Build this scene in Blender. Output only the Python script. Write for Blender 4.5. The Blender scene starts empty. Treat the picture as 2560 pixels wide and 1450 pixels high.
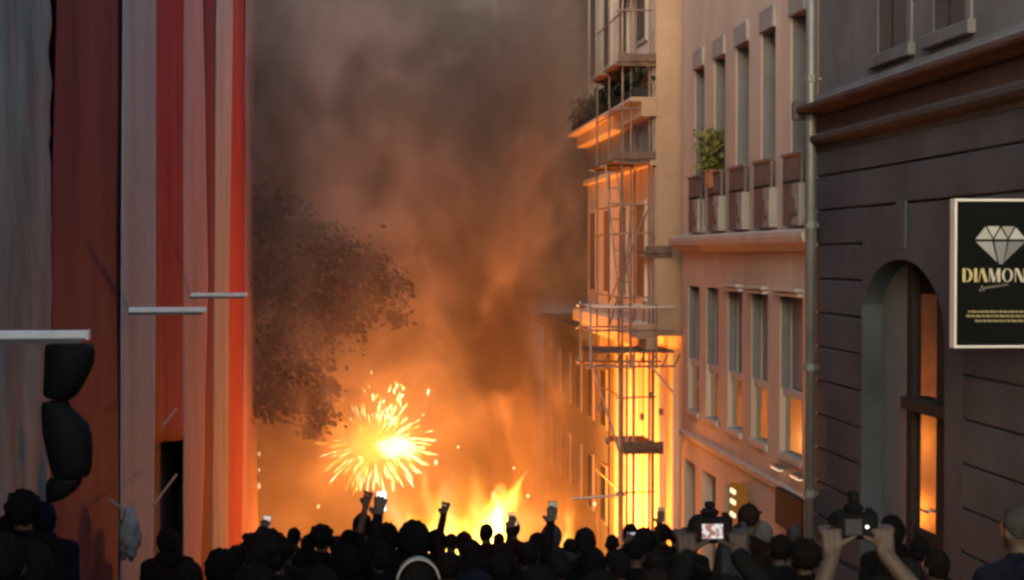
import bpy, bmesh, math, random
import numpy as np
from mathutils import Vector, Matrix, noise as mnoise
R = math.radians
rnd = random.Random(7)
SC = bpy.context.scene
COL = SC.collection

# ------------------------------------------------------------------ camera
F = 4000.0                      # focal length in photo pixels (2560 wide)
YAW, PITCH = math.atan(380 / F), math.atan(88 / 4018.0)
cam_d = bpy.data.cameras.new('camera'); cam = bpy.data.objects.new('camera', cam_d)
COL.objects.link(cam); SC.camera = cam
cam_d.sensor_width = 36; cam_d.lens = 36 * F / 2560
cam_d.clip_start = .1; cam_d.clip_end = 2000
cam.location = (0, 0, 0); cam.rotation_euler = (math.pi / 2 - PITCH, 0, -YAW)
CM = cam.rotation_euler.to_matrix()

# ------------------------------------------------------------------ sky, sun, exposure
SUN_EL, SUN_AZ = R(13.0), R(200)
w = bpy.data.worlds.new('World'); SC.world = w; w.use_nodes = True
nt = w.node_tree; bg = nt.nodes['Background']
sky = nt.nodes.new('ShaderNodeTexSky'); sky.sky_type = 'NISHITA'; sky.sun_disc = False
sky.sun_elevation = SUN_EL; sky.sun_rotation = SUN_AZ; sky.dust_density = 2.5; sky.air_density = 1.0
nt.links.new(sky.outputs[0], bg.inputs[0]); bg.inputs[1].default_value = 0.15
sd = bpy.data.lights.new('sun', 'SUN'); so = bpy.data.objects.new('sun', sd); COL.objects.link(so)
sd.energy = 0.03; sd.angle = R(30); sd.color = (1, .93, .86)
sdir = Vector((math.sin(SUN_AZ) * math.cos(SUN_EL), math.cos(SUN_AZ) * math.cos(SUN_EL), math.sin(R(25))))
so.rotation_euler = (sdir).to_track_quat('Z', 'Y').to_euler(); so.location = (0, -20, 30)
SC.view_settings.view_transform = 'Standard'; SC.view_settings.look = 'None'
SC.view_settings.exposure = 1.5; SC.view_settings.gamma = 1.0
SC.render.engine = 'CYCLES'
cy = SC.cycles
cy.use_denoising = True
try: cy.denoiser = 'OPENIMAGEDENOISE'
except Exception: pass
cy.max_bounces = 6; cy.diffuse_bounces = 3; cy.glossy_bounces = 3; cy.volume_bounces = 1
cy.transparent_max_bounces = 12; cy.volume_step_rate = 0.9; cy.volume_max_steps = 64; cy.use_adaptive_sampling = True; cy.adaptive_threshold = .025
cy.filter_width = 2.8; cy.sample_clamp_indirect = 4.0
cy.caustics_reflective = False; cy.caustics_refractive = False

# ------------------------------------------------------------------ positions
def ray(px, py):
    return (CM @ Vector(((px - 1280) / F, (725 - py) / F, -1.0)))
def at(px, py, Y=None, X=None):
    d = ray(px, py); t = (Y / d.y) if Y is not None else (X / d.x)
    return d * t
def YonX(px, X): return at(px, 640, X=X).y
def gz(Y): return -2.0 - .155 * max(-30.0, min(Y, 78.0))
XL, XR = -2.5, 6.5

# ------------------------------------------------------------------ materials
MATS = {}
def mat(name, col, rough=.8, var=.15, scale=3.0, bump=0.0, metal=0.0, spec=.4, stretch=(1, 1, 1), bscale=None, coat=0, ior=None):
    if name in MATS: return MATS[name]
    m = bpy.data.materials.new(name); m.use_nodes = True; n = m.node_tree.nodes; l = m.node_tree.links
    b = n['Principled BSDF']; b.inputs['Roughness'].default_value = rough; b.inputs['Metallic'].default_value = metal
    b.inputs['Specular IOR Level'].default_value = spec
    if ior: b.inputs['IOR'].default_value = ior
    tc = n.new('ShaderNodeTexCoord'); mp = n.new('ShaderNodeMapping'); mp.inputs['Scale'].default_value = stretch
    l.new(tc.outputs['Object'], mp.inputs[0])
    nz = n.new('ShaderNodeTexNoise'); nz.inputs['Scale'].default_value = scale; nz.inputs['Detail'].default_value = 6; nz.inputs['Roughness'].default_value = .62
    l.new(mp.outputs[0], nz.inputs[0])
    cr = n.new('ShaderNodeValToRGB')
    a = [max(0, c * (1 - var * 1.4)) for c in col]; d = [min(1, c * (1 + var)) for c in col]
    cr.color_ramp.elements[0].position = .3; cr.color_ramp.elements[1].position = .7
    cr.color_ramp.elements[0].color = (*a, 1); cr.color_ramp.elements[1].color = (*d, 1)
    l.new(nz.outputs['Fac'], cr.inputs[0]); l.new(cr.outputs[0], b.inputs['Base Color'])
    if bump:
        n2 = n.new('ShaderNodeTexNoise'); n2.inputs['Scale'].default_value = bscale or scale * 6; n2.inputs['Detail'].default_value = 5
        l.new(mp.outputs[0], n2.inputs[0])
        bp = n.new('ShaderNodeBump'); bp.inputs['Strength'].default_value = bump; bp.inputs['Distance'].default_value = .03
        l.new(n2.outputs['Fac'], bp.inputs['Height']); l.new(bp.outputs[0], b.inputs['Normal'])
    MATS[name] = m; return m
def emit(name, col, s):
    if name in MATS: return MATS[name]
    m = bpy.data.materials.new(name); m.use_nodes = True; n = m.node_tree.nodes; l = m.node_tree.links
    n.remove(n['Principled BSDF']); e = n.new('ShaderNodeEmission'); e.inputs[0].default_value = (*col, 1); e.inputs[1].default_value = s
    l.new(e.outputs[0], n['Material Output'].inputs['Surface']); MATS[name] = m; return m
def volemit(name, col, s):
    m = bpy.data.materials.new(name); m.use_nodes = True; n = m.node_tree.nodes; l = m.node_tree.links
    n.remove(n['Principled BSDF']); e = n.new('ShaderNodeEmission'); e.inputs[0].default_value = (*col, 1); e.inputs[1].default_value = s
    l.new(e.outputs[0], n['Material Output'].inputs['Volume']); MATS[name] = m; return m

# ------------------------------------------------------------------ mesh building
class MB:
    def __init__(s): s.v = []; s.f = []
    def add(s, vs, fs):
        o = len(s.v); s.v += [tuple(v) for v in vs]; s.f += [tuple(i + o for i in f) for f in fs]; return s
    def box(s, x0, x1, y0, y1, z0, z1):
        return s.add([(x0, y0, z0), (x1, y0, z0), (x1, y1, z0), (x0, y1, z0), (x0, y0, z1), (x1, y0, z1), (x1, y1, z1), (x0, y1, z1)],
                     [(3, 2, 1, 0), (4, 5, 6, 7), (0, 1, 5, 4), (1, 2, 6, 5), (2, 3, 7, 6), (3, 0, 4, 7)])
    def bbox(s, x0, x1, y0, y1, z0, z1, c=.01):       # box with chamfered edges
        b = bmesh.new(); bmesh.ops.create_cube(b, size=1)
        bmesh.ops.scale(b, vec=(x1 - x0, y1 - y0, z1 - z0), verts=b.verts)
        bmesh.ops.translate(b, vec=((x0 + x1) / 2, (y0 + y1) / 2, (z0 + z1) / 2), verts=b.verts)
        bmesh.ops.bevel(b, geom=b.edges[:], offset=c, segments=1, affect='EDGES')
        b.verts.index_update(); s.add([v.co for v in b.verts], [[v.index for v in f.verts] for f in b.faces]); b.free(); return s
    def tube(s, a, b, r, r2=None, n=8, caps=True):
        a, b = Vector(a), Vector(b); r2 = r if r2 is None else r2
        q = (b - a).to_track_quat('Z', 'Y'); vs = []
        for p, rr in ((a, r), (b, r2)):
            for i in range(n):
                t = 2 * math.pi * i / n; vs.append(p + q @ Vector((rr * math.cos(t), rr * math.sin(t), 0)))
        fs = [(i, (i + 1) % n, n + (i + 1) % n, n + i) for i in range(n)]
        if caps: fs += [tuple(range(n - 1, -1, -1)), tuple(range(n, 2 * n))]
        return s.add(vs, fs)
    def path(s, pts, rs, n=8):
        for i in range(len(pts) - 1): s.tube(pts[i], pts[i + 1], rs[i], rs[i + 1], n)
        return s
    def beam(s, a, b, wx, wz):
        a, b = Vector(a), Vector(b); q = (b - a).to_track_quat('Y', 'Z'); L = (b - a).length
        vs = [a + q @ Vector((x * wx / 2, y * L, z * wz / 2)) for y in (0, 1) for z in (-1, 1) for x in (-1, 1)]
        return s.add(vs, [(0, 1, 3, 2), (5, 4, 6, 7), (0, 4, 5, 1), (1, 5, 7, 3), (3, 7, 6, 2), (2, 6, 4, 0)])
    def ell(s, c, r, n=10, m=7, fn=None):
        c = Vector(c); vs = []; fs = []
        r = (r, r, r) if not hasattr(r, '__len__') else r
        for j in range(1, m):
            ph = math.pi * j / m
            for i in range(n):
                t = 2 * math.pi * i / n
                d = Vector((math.sin(ph) * math.cos(t), math.sin(ph) * math.sin(t), math.cos(ph))); k = fn(d) if fn else 1
                vs.append(c + Vector((d.x * r[0], d.y * r[1], d.z * r[2])) * k)
        top, bot = len(vs), len(vs) + 1
        vs += [c + Vector((0, 0, r[2])), c - Vector((0, 0, r[2]))]
        for j in range(m - 2):
            for i in range(n): fs.append((j * n + i, (j + 1) * n + i, (j + 1) * n + (i + 1) % n, j * n + (i + 1) % n))
        for i in range(n):
            fs.append((top, i, (i + 1) % n)); fs.append((bot, (m - 2) * n + (i + 1) % n, (m - 2) * n + i))
        return s.add(vs, fs)
    def prism(s, poly, fn):        # poly 2d list, fn(u,v,side)->xyz for side 0/1
        n = len(poly); vs = [fn(u, v, 0) for u, v in poly] + [fn(u, v, 1) for u, v in poly]
        return s.add(vs, [tuple(range(n - 1, -1, -1)), tuple(range(n, 2 * n))] + [(i, (i + 1) % n, n + (i + 1) % n, n + i) for i in range(n)])
    def grid(s, nu, nv, fn):
        o = [fn(u / (nu - 1), v / (nv - 1)) for v in range(nv) for u in range(nu)]
        return s.add(o, [(v * nu + u, v * nu + u + 1, (v + 1) * nu + u + 1, (v + 1) * nu + u) for v in range(nv - 1) for u in range(nu - 1)])
    def build(s, name, m, parent=None, smooth=False):
        me = bpy.data.meshes.new(name)
        off = Vector((0, 0, 0))
        p = parent
        while p is not None: off += p.location; p = p.parent
        me.from_pydata([tuple(Vector(v) - off) for v in s.v], [], s.f)
        me.validate(); me.update()
        bm = bmesh.new(); bm.from_mesh(me); bmesh.ops.recalc_face_normals(bm, faces=bm.faces); bm.to_mesh(me); bm.free()
        me.materials.append(m)
        if smooth: me.polygons.foreach_set('use_smooth', [True] * len(me.polygons))
        o = bpy.data.objects.new(name, me); COL.objects.link(o); o.parent = parent
        return o
def tag(o, label=None, cat=None, group=None, kind=None):
    if label: o['label'] = label
    if cat: o['category'] = cat
    if group: o['group'] = group
    if kind: o['kind'] = kind
    return o
def empty(name, loc, label, cat, group=None):
    o = bpy.data.objects.new(name, None); COL.objects.link(o); o.location = loc; o.empty_display_size = .2
    return tag(o, label, cat, group)
def solid(o, t, offset=0):
    md = o.modifiers.new('thickness', 'SOLIDIFY'); md.thickness = t; md.offset = offset; return o

# ------------------------------------------------------------------ ground
M_ASPH = mat('asphalt', (.05, .05, .05), .85, .25, 2.0, .4)
g = MB()
xs = [-400, -60, -12, XL, 0, 5.2, 12, 60, 400]; ys = [-30 + 6 * i for i in range(18)] + [78, 120, 250, 600]
for j, y in enumerate(ys):
    for i, x in enumerate(xs): g.v.append((x, y, gz(y)))
for j in range(len(ys) - 1):
    for i in range(len(xs) - 1):
        a = j * len(xs) + i; g.f.append((a, a + 1, a + 1 + len(xs), a + len(xs)))
tag(g.build('street', M_ASPH), kind='structure')
def pv(X0, X1, Y0, Y1, h, name):
    m = MB(); n = 12
    for k in range(n + 1):
        y = Y0 + (Y1 - Y0) * k / n; z = gz(y)
        m.v += [(X0, y, z - .05), (X0, y, z + h), (X1, y, z + h), (X1, y, z - .05)]
    for k in range(n):
        for i in range(3): a = 4 * k + i; m.f.append((a, a + 1, a + 5, a + 4))
    m.f += [(3, 2, 1, 0), (4 * n, 4 * n + 1, 4 * n + 2, 4 * n + 3)]
    return tag(m.build(name, mat('pavement_stone', (.2, .19, .18), .85, .2, 4, .3)), kind='structure')
pv(5.0, 6.48, -2, 60, .13, 'pavement'); pv(-2.46, -1.7, -2, 40, .13, 'pavement')

# ================================================================== LEFT SIDE
M_DARKWALL = mat('dark_wall', (.035, .032, .03), .9, .3, 1.5, .3)  # dark colour varied at random over the whole wall
M_RED = mat('red_tarp', (.30, .03, .045), .85, .22, 1.1, .3, spec=.12, stretch=(1, 1, .25), bscale=2.5)
M_DRED = mat('dark_red_tarp', (.17, .035, .045), .85, .25, 1.0, .3, spec=.12, stretch=(1, 1, .25), bscale=2.5)
M_BRED = mat('bright_red_tarp', (.34, .065, .065), .8, .15, 1.3, .3, spec=.12, stretch=(1, 1, .25), bscale=2.5)
M_WHITE = mat('white_tarp', (.34, .34, .36), .85, .14, 1.2, .3, spec=.12, stretch=(1, 1, .25), bscale=2.5)
M_PINK = mat('pink_tarp', (.42, .27, .29), .85, .16, 1.0, .3, spec=.12, stretch=(1, 1, .25), bscale=2.5)
M_SHEET = mat('grey_sheeting', (.19, .225, .235), .8, .35, 1.3, .15, spec=.12, stretch=(1, 1.5, .35), bscale=3)

lb = empty('building', (-6, 17, gz(17)), 'dark building standing behind the striped red and white tarp', 'building')
MB().box(-12, -2.75, -3, 37.0, gz(37) - .3, 10).build('wall', M_DARKWALL, lb)
for k in range(3):
    y = 19.5 + k * 5
    MB().box(-2.76, -2.70, y, y + 1.6, gz(y) + .1, gz(y) + 2.3).build('shutter', mat('dark_shutter', (.03, .035, .04), .6, .2, 4), lb)

tarp = empty('striped_tarp', (XL, 25, gz(25)), 'huge red and off-white striped tarp hanging down the building front', 'tarp')
# strip edges: pixel x at the picture's top, middle (y 700) and lower part (y 1300)
E = [((150, 126, 112), (314, 305, 300)), ((312, 303, 298), (392, 388, 380)), ((389, 385, 377), (468, 462, 462)),
     ((464, 458, 455), (517, 531, 502)), ((511, 522, 498), (549, 543, 532)), ((544, 536, 527), (584, 572, 566)),
     ((580, 568, 562), (621, 616, 602)), ((617, 612, 598), (636, 634, 641))]
TM = [M_DRED, M_WHITE, M_RED, M_PINK, M_DRED, M_WHITE, M_BRED, M_PINK]
TN = ['dark wine red strip', 'off-white grey strip', 'red strip torn off short above the crowd', 'pale pink strip', 'narrow dark red strip', 'off-white strip', 'bright red strip', 'pale pink end strip']
def lerp3(t, v):  # v in photo y
    return t[0] + (t[1] - t[0]) * v / 700 if v < 700 else t[1] + (t[2] - t[1]) * (v - 700) / 600
for i, (a, b) in enumerate(E):
    YA, YB = YonX(a[1], XL), YonX(b[1], XL)
    zt = 9.0; xo = XL + .008 * math.sin(i * 2.1) + (.015 if i % 2 else 0)
    nu = 30; nv = 56
    def fn(u, v, a=a, b=b, xo=xo, i=i):
        # v: 0 top .. 1 bottom ; work in photo rows at the strip's own depth
        Ym = (YA + YB) / 2
        zb = gz(Ym) + .15
        if i == 2: zb = at(430, 1070 + 60 * u, X=XL).z
        z = zt + (zb - zt) * v
        row = max(-300, min(1400, 637 - z / Ym * F))
        pa, pb = lerp3(a, max(0, row)), lerp3(b, max(0, row))
        yy = YonX(pa + (pb - pa) * u, XL)
        wv = .012 * math.sin(u * 5.2 + i * 1.7 + .10 * z) + .03 * mnoise.noise(Vector((yy * .6, z * .12, i * 3.1))) + .012 * mnoise.noise(Vector((yy * 2, z * .5, i)))
        x = xo + wv
        return (x, YonX(pa + (pb - pa) * u, x), z)
    o = MB().grid(nu, nv, fn).build('fabric_strip', TM[i], tarp, True); solid(o, .012); o['label'] = TN[i]
# slim battens showing where the red strip is torn away
for a, b in (((408, 1062), (441, 1022)), ((383, 1262), (441, 1186))):
    MB().tube(at(*a, X=XL + .42), at(*b, X=XL + .3), .013).build('batten', mat('pale_wood', (.26, .21, .18), .7, .2, 6), tarp)

# crumpled grey sheeting nearest the camera
sh = empty('plastic_sheeting', (XL, 9, gz(9)), 'crumpled grey plastic sheeting with ragged edge hanging beside the dark red stripe', 'sheeting')
def sfn(u, v):
    z = 4.5 + (gz(9) + .2 - 4.5) * v
    row = 637 - z / 12.5 * F
    edge = 127 + 9 * mnoise.noise(Vector((row * .012, 1, 0))) + 5 * mnoise.noise(Vector((row * .05, 5, 0))) - (25 if row < 60 else 0) * 0
    if row > 870: edge = 120
    y = 5.5 + (YonX(edge, XL) - 5.5) * u
    x = XL + .02 + .045 * mnoise.noise(Vector((y * .7, z * .3, 2))) + .03 * mnoise.noise(Vector((y * 2.2, z * .8, 7))) + .018 * mnoise.noise(Vector((y * 5, z * 2.5, 3)))
    y = 5.5 + (YonX(edge, x) - 5.5) * u
    return (x, y, z)
solid(MB().grid(70, 80, sfn).build('sheet', M_SHEET, sh, True), .008)
def fold(y0, dy, x):
    return MB().grid(8, 40, lambda u, v: (x + .03 * math.sin(math.pi * u) + .02 * mnoise.noise(Vector((y0, v * 5, u))), y0 + dy * u + .12 * mnoise.noise(Vector((v * 3, y0, 0))), .8 + (gz(9) + .5 - .8) * v))
for y0, dy, x in ((10.3, .5, -2.49),):
    solid(fold(y0, dy, x).build('hanging_fold', M_SHEET, sh, True), .008)

# horizontal metal arms sticking out of the wall
M_ALU = mat('aluminium', (.72, .76, .80), .45, .08, 8)
M_ALUD = mat('dark_bracket_and_shade', (.08, .08, .09), .6, .1, 8)  # dark tone for brackets, hook and the painted shade under the arms
for (pe, y0, y1, lab) in ((218, 826, 858, 'thick pale metal awning arm jutting from the grey plastic sheeting'),
                          (513, 768, 787, 'slim pale metal awning arm crossing the red strip beside the grey strip'),
                          (616, 732, 746, 'thin pale metal awning arm reaching across the bright red strip')):
    Xe = XL * .668; p = at(pe, (y0 + y1) / 2, X=Xe); Y = p.y; h = (y1 - y0) / F * Y
    r = empty('awning_arm', (XL, Y, p.z), lab, 'metal arm', 'metal arms on the tarped wall')
    MB().bbox(XL - .25, Xe, Y - .04, Y + .04, p.z - h * .15, p.z + h / 2, .008).build('profile', M_ALU, r)
    MB().box(XL - .25, Xe - .03, Y - .03, Y + .03, p.z - h / 2, p.z - h * .15 - .002).build('underside_shade', M_ALUD, r)  # shadow line under the arm, made as a dark strip
    MB().box(Xe, Xe + .012, Y - .045, Y + .045, p.z - h * .2, p.z + h * .55).build('end_cap', M_ALU, r)
    MB().box(XL - .27, XL - .24, Y - .1, Y + .1, p.z - .12, p.z + .12).build('wall_bracket', M_ALUD, r)

# grey plastic bag hanging low on the stripes
def bag(d): return 1 + .35 * mnoise.noise(d * 2.3 + Vector((4, 1, 0))) + .15 * mnoise.noise(d * 6)
p = at(325, 1335, X=-2.2)
r = empty('plastic_bag', (p.x, p.y, p.z - .28), 'crumpled pale grey plastic bag hanging low against the off-white strip', 'bag')
MB().ell(p, (.10, .15, .25), 26, 22, bag).build('sack', mat('bag_plastic', (.2, .215, .23), .6, .12, 6, .5, spec=.5), r, True)
MB().tube(p + Vector((0, 0, .2)), p + Vector((-.2, 0, .34)), .008).build('tie', mat('bag_plastic', (.5, .5, .5)), r)

# ledge the standing onlooker uses
M_STONE = mat('ledge_stone', (.22, .2, .19), .85, .2, 4, .4)
lr = empty('stone_ledge', (-1.8, 10.7, gz(11)), 'low stone step along the foot of the sheeted wall', 'step')
MB().bbox(-2.43, -1.0, 9.71, 11.8, gz(11.8) - .1, gz(10) + .30, .02).build('plinth', M_STONE, lr)
MB().bbox(-2.43, -.97, 9.69, 11.82, gz(10) + .302, gz(10) + .36, .015).build('capping', M_STONE, lr)
# black two-lobed lantern hanging under the nearest arm
HY = at(218, 842, X=XL * .668).y
M_LANT = mat('lantern_black', (.006, .006, .007), .7, .2, 6, .2, spec=.15)
hl = empty('hanging_lantern', at(172, 1250, Y=HY), 'black two-lobed lantern hanging from the thick pale metal arm', 'lantern')
def lobes(rows, name):
    m = MB(); n_ = 20
    for (y, l_, r_) in rows:
        A, B2 = at(l_, y, Y=HY), at(r_, y, Y=HY); c = (A + B2) / 2; rr = (B2.x - A.x) / 2
        for k in range(n_): t = 2 * math.pi * k / n_; m.v.append((c.x + rr * math.cos(t), c.y + rr * .8 * math.sin(t), c.z))
    for j in range(len(rows) - 1):
        for k in range(n_): m.f.append((j * n_ + k, j * n_ + (k + 1) % n_, (j + 1) * n_ + (k + 1) % n_, (j + 1) * n_ + k))
    m.f += [tuple(range(n_)), tuple(range((len(rows) - 1) * n_, len(rows) * n_))]
    return m.build(name, M_LANT, hl, True)
lobes([(858, 135, 205), (862, 114, 234), (880, 111, 240), (905, 110, 238), (925, 110, 232), (945, 109, 221), (965, 108, 210), (985, 107, 196), (995, 116, 182), (999, 138, 174)], 'upper_lobe')
lobes([(999, 142, 172), (1006, 106, 174), (1020, 103, 181), (1040, 103, 204), (1060, 104, 222), (1085, 106, 230), (1110, 111, 233), (1140, 118, 234), (1165, 124, 232), (1180, 130, 228), (1191, 134, 220), (1193, 136, 205)], 'lower_lobe')
lobes([(1194, 124, 206), (1205, 116, 206), (1225, 113, 192), (1245, 114, 165), (1256, 118, 140)], 'finial')
MB().tube(at(172, 845, Y=HY), at(172, 862, Y=HY), .02).build('hook', M_ALUD, hl)

# ================================================================== RIGHT: near building with arch
M_BLOCK = mat('rusticated_stone', (.056, .068, .090), .85, .28, .8, .4, bscale=14)
M_PLAST = mat('smooth_plaster', (.055, .068, .090), .85, .28, .7, .3, bscale=10)
M_UP = mat('upper_plaster', (.135, .142, .155), .85, .2, 1.0, .25, bscale=10)
M_CORN = mat('brown_cornice', (.10, .07, .072), .9, .2, 2, .25, spec=.08)
M_CORN2 = mat('cornice_edge', (.085, .08, .09), .9, .15, 2, .25, spec=.08)
M_JOINT = mat('dark_joint', (.05, .045, .045), .95, .1, 3)
M_DOORG = mat('grey_door_paint', (.17, .19, .20), .55, .1, 3, .1)
M_FRAMED = mat('dark_frame', (.035, .03, .03), .85, .1, 3, spec=.1)
M_GLASS = mat('reflective_glazing', (.36, .32, .28), .09, .1, 2, .03, metal=.9, spec=.6, bscale=1.2)
M_GLASSD = mat('window_glass', (.05, .055, .06), .12, .1, 2, .02, spec=.6, ior=1.6, bscale=1.2)
Y0N, Y1N = -2.0, YonX(2040, XR)
nb = empty('rusticated_building', (XR, 12, gz(12)), 'dark rusticated stone building with arched doorway and heavy brown cornice', 'building')
zc_top, zc_bot = 2.12, 1.50
YA0, YA1 = YonX(2362, XR), YonX(2150, XR)         # arch opening
zsp, zcr = at(2150, 820, X=XR).z, at(2255, 648, X=XR).z
MB().box(XR + .75, XR + 8, Y0N, Y1N, gz(Y1N) - .3, 1.45).build('wall_core', M_JOINT, nb)
MB().box(XR + .03, XR + 8, Y0N, Y1N - .02, 1.46, 9).build('upper_wall', M_UP, nb)
# blocks: courses of piers left and right of the arch
z0 = at(2100, 522, X=XR).z; CO = .482
YPL, YPR = YonX(2158, XR), YonX(2396, XR)
zs = [z0 + CO * k for k in range(2, -12, -1)]
for k in range(len(zs) - 1):
    zt, zb = min(zs[k], 1.47), zs[k + 1]
    if zt - zb < .1: continue
    if k <= 1:
        MB().bbox(XR, XR + .8, Y0N, Y1N, zb + .014, zt - .014, .012).build('stone_course', M_BLOCK, nb)
        continue
    MB().bbox(XR, XR + .8, YPL + .05, Y1N, zb + .014, zt - .014, .012).build('stone_block', M_BLOCK, nb)
    ye = YPR - (.0 if k % 2 else .12)
    off = .9 if k % 2 else 1.7
    y = ye
    while y > Y0N:
        yn = max(Y0N, y - (3.2 if y < ye else off + 1.1))
        MB().bbox(XR, XR + .8, yn + .006, y - .006, zb + .014, zt - .014, .012).build('stone_block', M_BLOCK, nb)
        y = yn
MB().box(XR + .035, XR + .79, Y0N, YPR - .13, gz(YPR) - .2, 1.44).build('joint_backing', M_JOINT, nb)
MB().box(XR + .035, XR + .79, YPL + .06, Y1N - .01, gz(YPR) - .5, 1.44).build('joint_backing', M_JOINT, nb)
# plain arch surround with an elliptical opening
def archz(y):
    c = (YA0 + YA1) / 2; hw = (YA1 - YA0) / 2; t = max(-1, min(1, (y - c) / hw))
    return zsp + (zcr - zsp) * math.sqrt(max(0, 1 - t * t))
pn = MB(); ztop = zs[2] - .016; zbt = gz(YA1) - .3; N = 36
pn.box(XR + .004, XR + .8, YA1, YPL + .04, zbt, ztop); pn.box(XR + .004, XR + .8, YPR - .11, YA0, zbt, ztop)
for i in range(N):
    ya = YA0 + (YA1 - YA0) * i / N; yb = YA0 + (YA1 - YA0) * (i + 1) / N; za, zb_ = archz(ya), archz(yb)
    pn.add([(XR + .004, ya, za), (XR + .004, yb, zb_), (XR + .004, yb, ztop), (XR + .004, ya, ztop), (XR + .8, ya, za), (XR + .8, yb, zb_), (XR + .8, yb, ztop), (XR + .8, ya, ztop)],
           [(0, 1, 2, 3), (5, 4, 7, 6), (1, 0, 4, 5), (3, 2, 6, 7)])
pn.build('arch_surround', M_PLAST, nb)
# little keystone above the arch
MB().bbox(XR - .015, XR + .05, 18.6, 18.95, zcr + .12, zcr + .72, .015).build('keystone', M_PLAST, nb)
# recessed door behind the arch
XD = XR + .27
ad = empty('arched_door', (XD, 18.8, gz(18.8)), 'tall arched doorway with grey panel and glowing orange reflecting glass', 'door')
def Yd(px): return YonX(px, XD)
def dpanel(name, p0, p1, zb, zt, m, x=XD, th=.05):
    return MB().bbox(x, x + th, Yd(p1), Yd(p0), zb, zt, .006).build(name, m, ad)
ztr0, ztr1 = at(2325, 1036, X=XD).z, at(2325, 1000, X=XD).z
dpanel('door_leaf', 2196, 2278, gz(20) - .2, zsp + .9, M_DOORG)
dpanel('post', 2278, 2291, gz(20) - .2, zsp + .9, M_FRAMED, XD - .05, .1)
gzb = at(2320, 1330, X=XD).z
dpanel('glass_pane', 2292, 2352, gzb, ztr0 - .01, M_GLASS, XD + .01, .02)
dpanel('glass_pane', 2292, 2352, ztr1 + .01, at(2320, 735, X=XD).z, M_GLASSD if False else M_GLASS, XD + .01, .02)['label'] = 'upper glass pane above the transom'
MB().bbox(XD - .16, XD + .05, YA0 + .01, Yd(2284), ztr0 + .02, ztr1, .01).build('transom', M_FRAMED, ad)
dpanel('post', 2353, 2372, gz(20) - .2, zsp + .5, M_FRAMED, XD - .05, .1)
dpanel('kick_panel', 2291, 2353, gz(20) - .2, gzb - .004, M_FRAMED, XD - .02, .06)
MB().box(XD + .06, XD + .12, YA0 - .1, YA1 + .02, gz(20) - .2, zcr + .1).build('back_panel', M_FRAMED, ad)
hp = at(2311, 1278, X=XD - .05)
MB().tube(hp + Vector((0, -.12, 0)), hp + Vector((0, .12, 0)), .016).tube(hp, hp + Vector((.07, 0, 0)), .014).build('handle', mat('steel', (.6, .58, .55), .3, .05, 5, metal=.9), ad)
# cornice
prof = [(.0, 1.46), (.06, 1.46), (.06, 1.52), (.16, 1.56), (.20, 1.60), (.20, 1.665), (.10, 1.67), (.08, 1.71)]
def strip(pr, name, m, y0=Y0N, y1=None):
    y1 = y1 if y1 is not None else Y1N + .06
    return MB().prism(pr, lambda u, v, s_: (XR + .05 - u, y1 if s_ else y0, v)).build(name, m, nb)
strip([(-.1, 1.455), (.06, 1.455), (.06, 1.52), (.15, 1.55), (.2, 1.60), (.21, 1.66), (.19, 1.69), (-.1, 1.70)], 'lower_moulding', M_CORN2)
strip([(-.1, 1.702), (.05, 1.702), (.05, 1.95), (-.1, 1.95)], 'frieze', M_CORN)
strip([(-.1, 1.952), (.12, 1.952), (.18, 2.0), (.32, 2.03), (.34, 2.06), (.34, 2.11), (.2, 2.13), (-.1, 2.15)], 'upper_moulding', M_CORN)
strip([(-.1, 2.152), (.2, 2.135), (.12, 2.2), (.1, 2.27), (-.1, 2.27)], 'sill_course', M_UP)
# end brackets of the cornice at the pipe
MB().bbox(XR - .32, XR - .05, Y1N + .062, Y1N + .18, 1.93, 2.2, .01).build('cornice_return', M_CORN2, nb)
# two upper windows
for a, b in ((2192, 2262), (2330, 2408)):
    ya, yb = YonX(b, XR), YonX(a, XR); zb = 2.52
    wd = MB().bbox(XR + .0, XR + .04, ya - .16, ya, zb, 6.5, .01).bbox(XR + .0, XR + .04, yb, yb + .16, zb, 6.5, .01).bbox(XR - .06, XR + .06, ya - .24, yb + .24, zb - .16, zb - .002, .015).build('window', M_UP, nb)
    MB().box(XR + .012, XR + .028, ya, yb, zb, 6.5).build('pane', M_GLASSD, wd)
    MB().bbox(XR + .005, XR + .029, (ya + yb) / 2 - .03, (ya + yb) / 2 + .03, zb, 6.5, .005).build('mullion', M_FRAMED, wd)

# drainpipe between the two right-hand buildings
M_ZINC = mat('zinc', (.19, .205, .22), .5, .12, 4, .1, metal=.4)
yp = YonX(2026, XR - .12)
dp = empty('drainpipe', (XR - .12, yp, gz(yp)), 'grey zinc drainpipe running down between the rusticated and plastered buildings', 'drainpipe')
MB().tube((XR - .12, yp, gz(yp)), (XR - .12, yp, 9), .075, n=14).build('pipe', M_ZINC, dp, True)
for z in (.42, -1.6, -3.4, 2.5):
    MB().tube((XR - .12, yp, z - .05), (XR - .12, yp, z + .05), .1, n=14).box(XR - .12, XR + .12, yp - .02, yp + .02, z - .02, z + .02).build('pipe_clamp', M_ZINC, dp)

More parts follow.
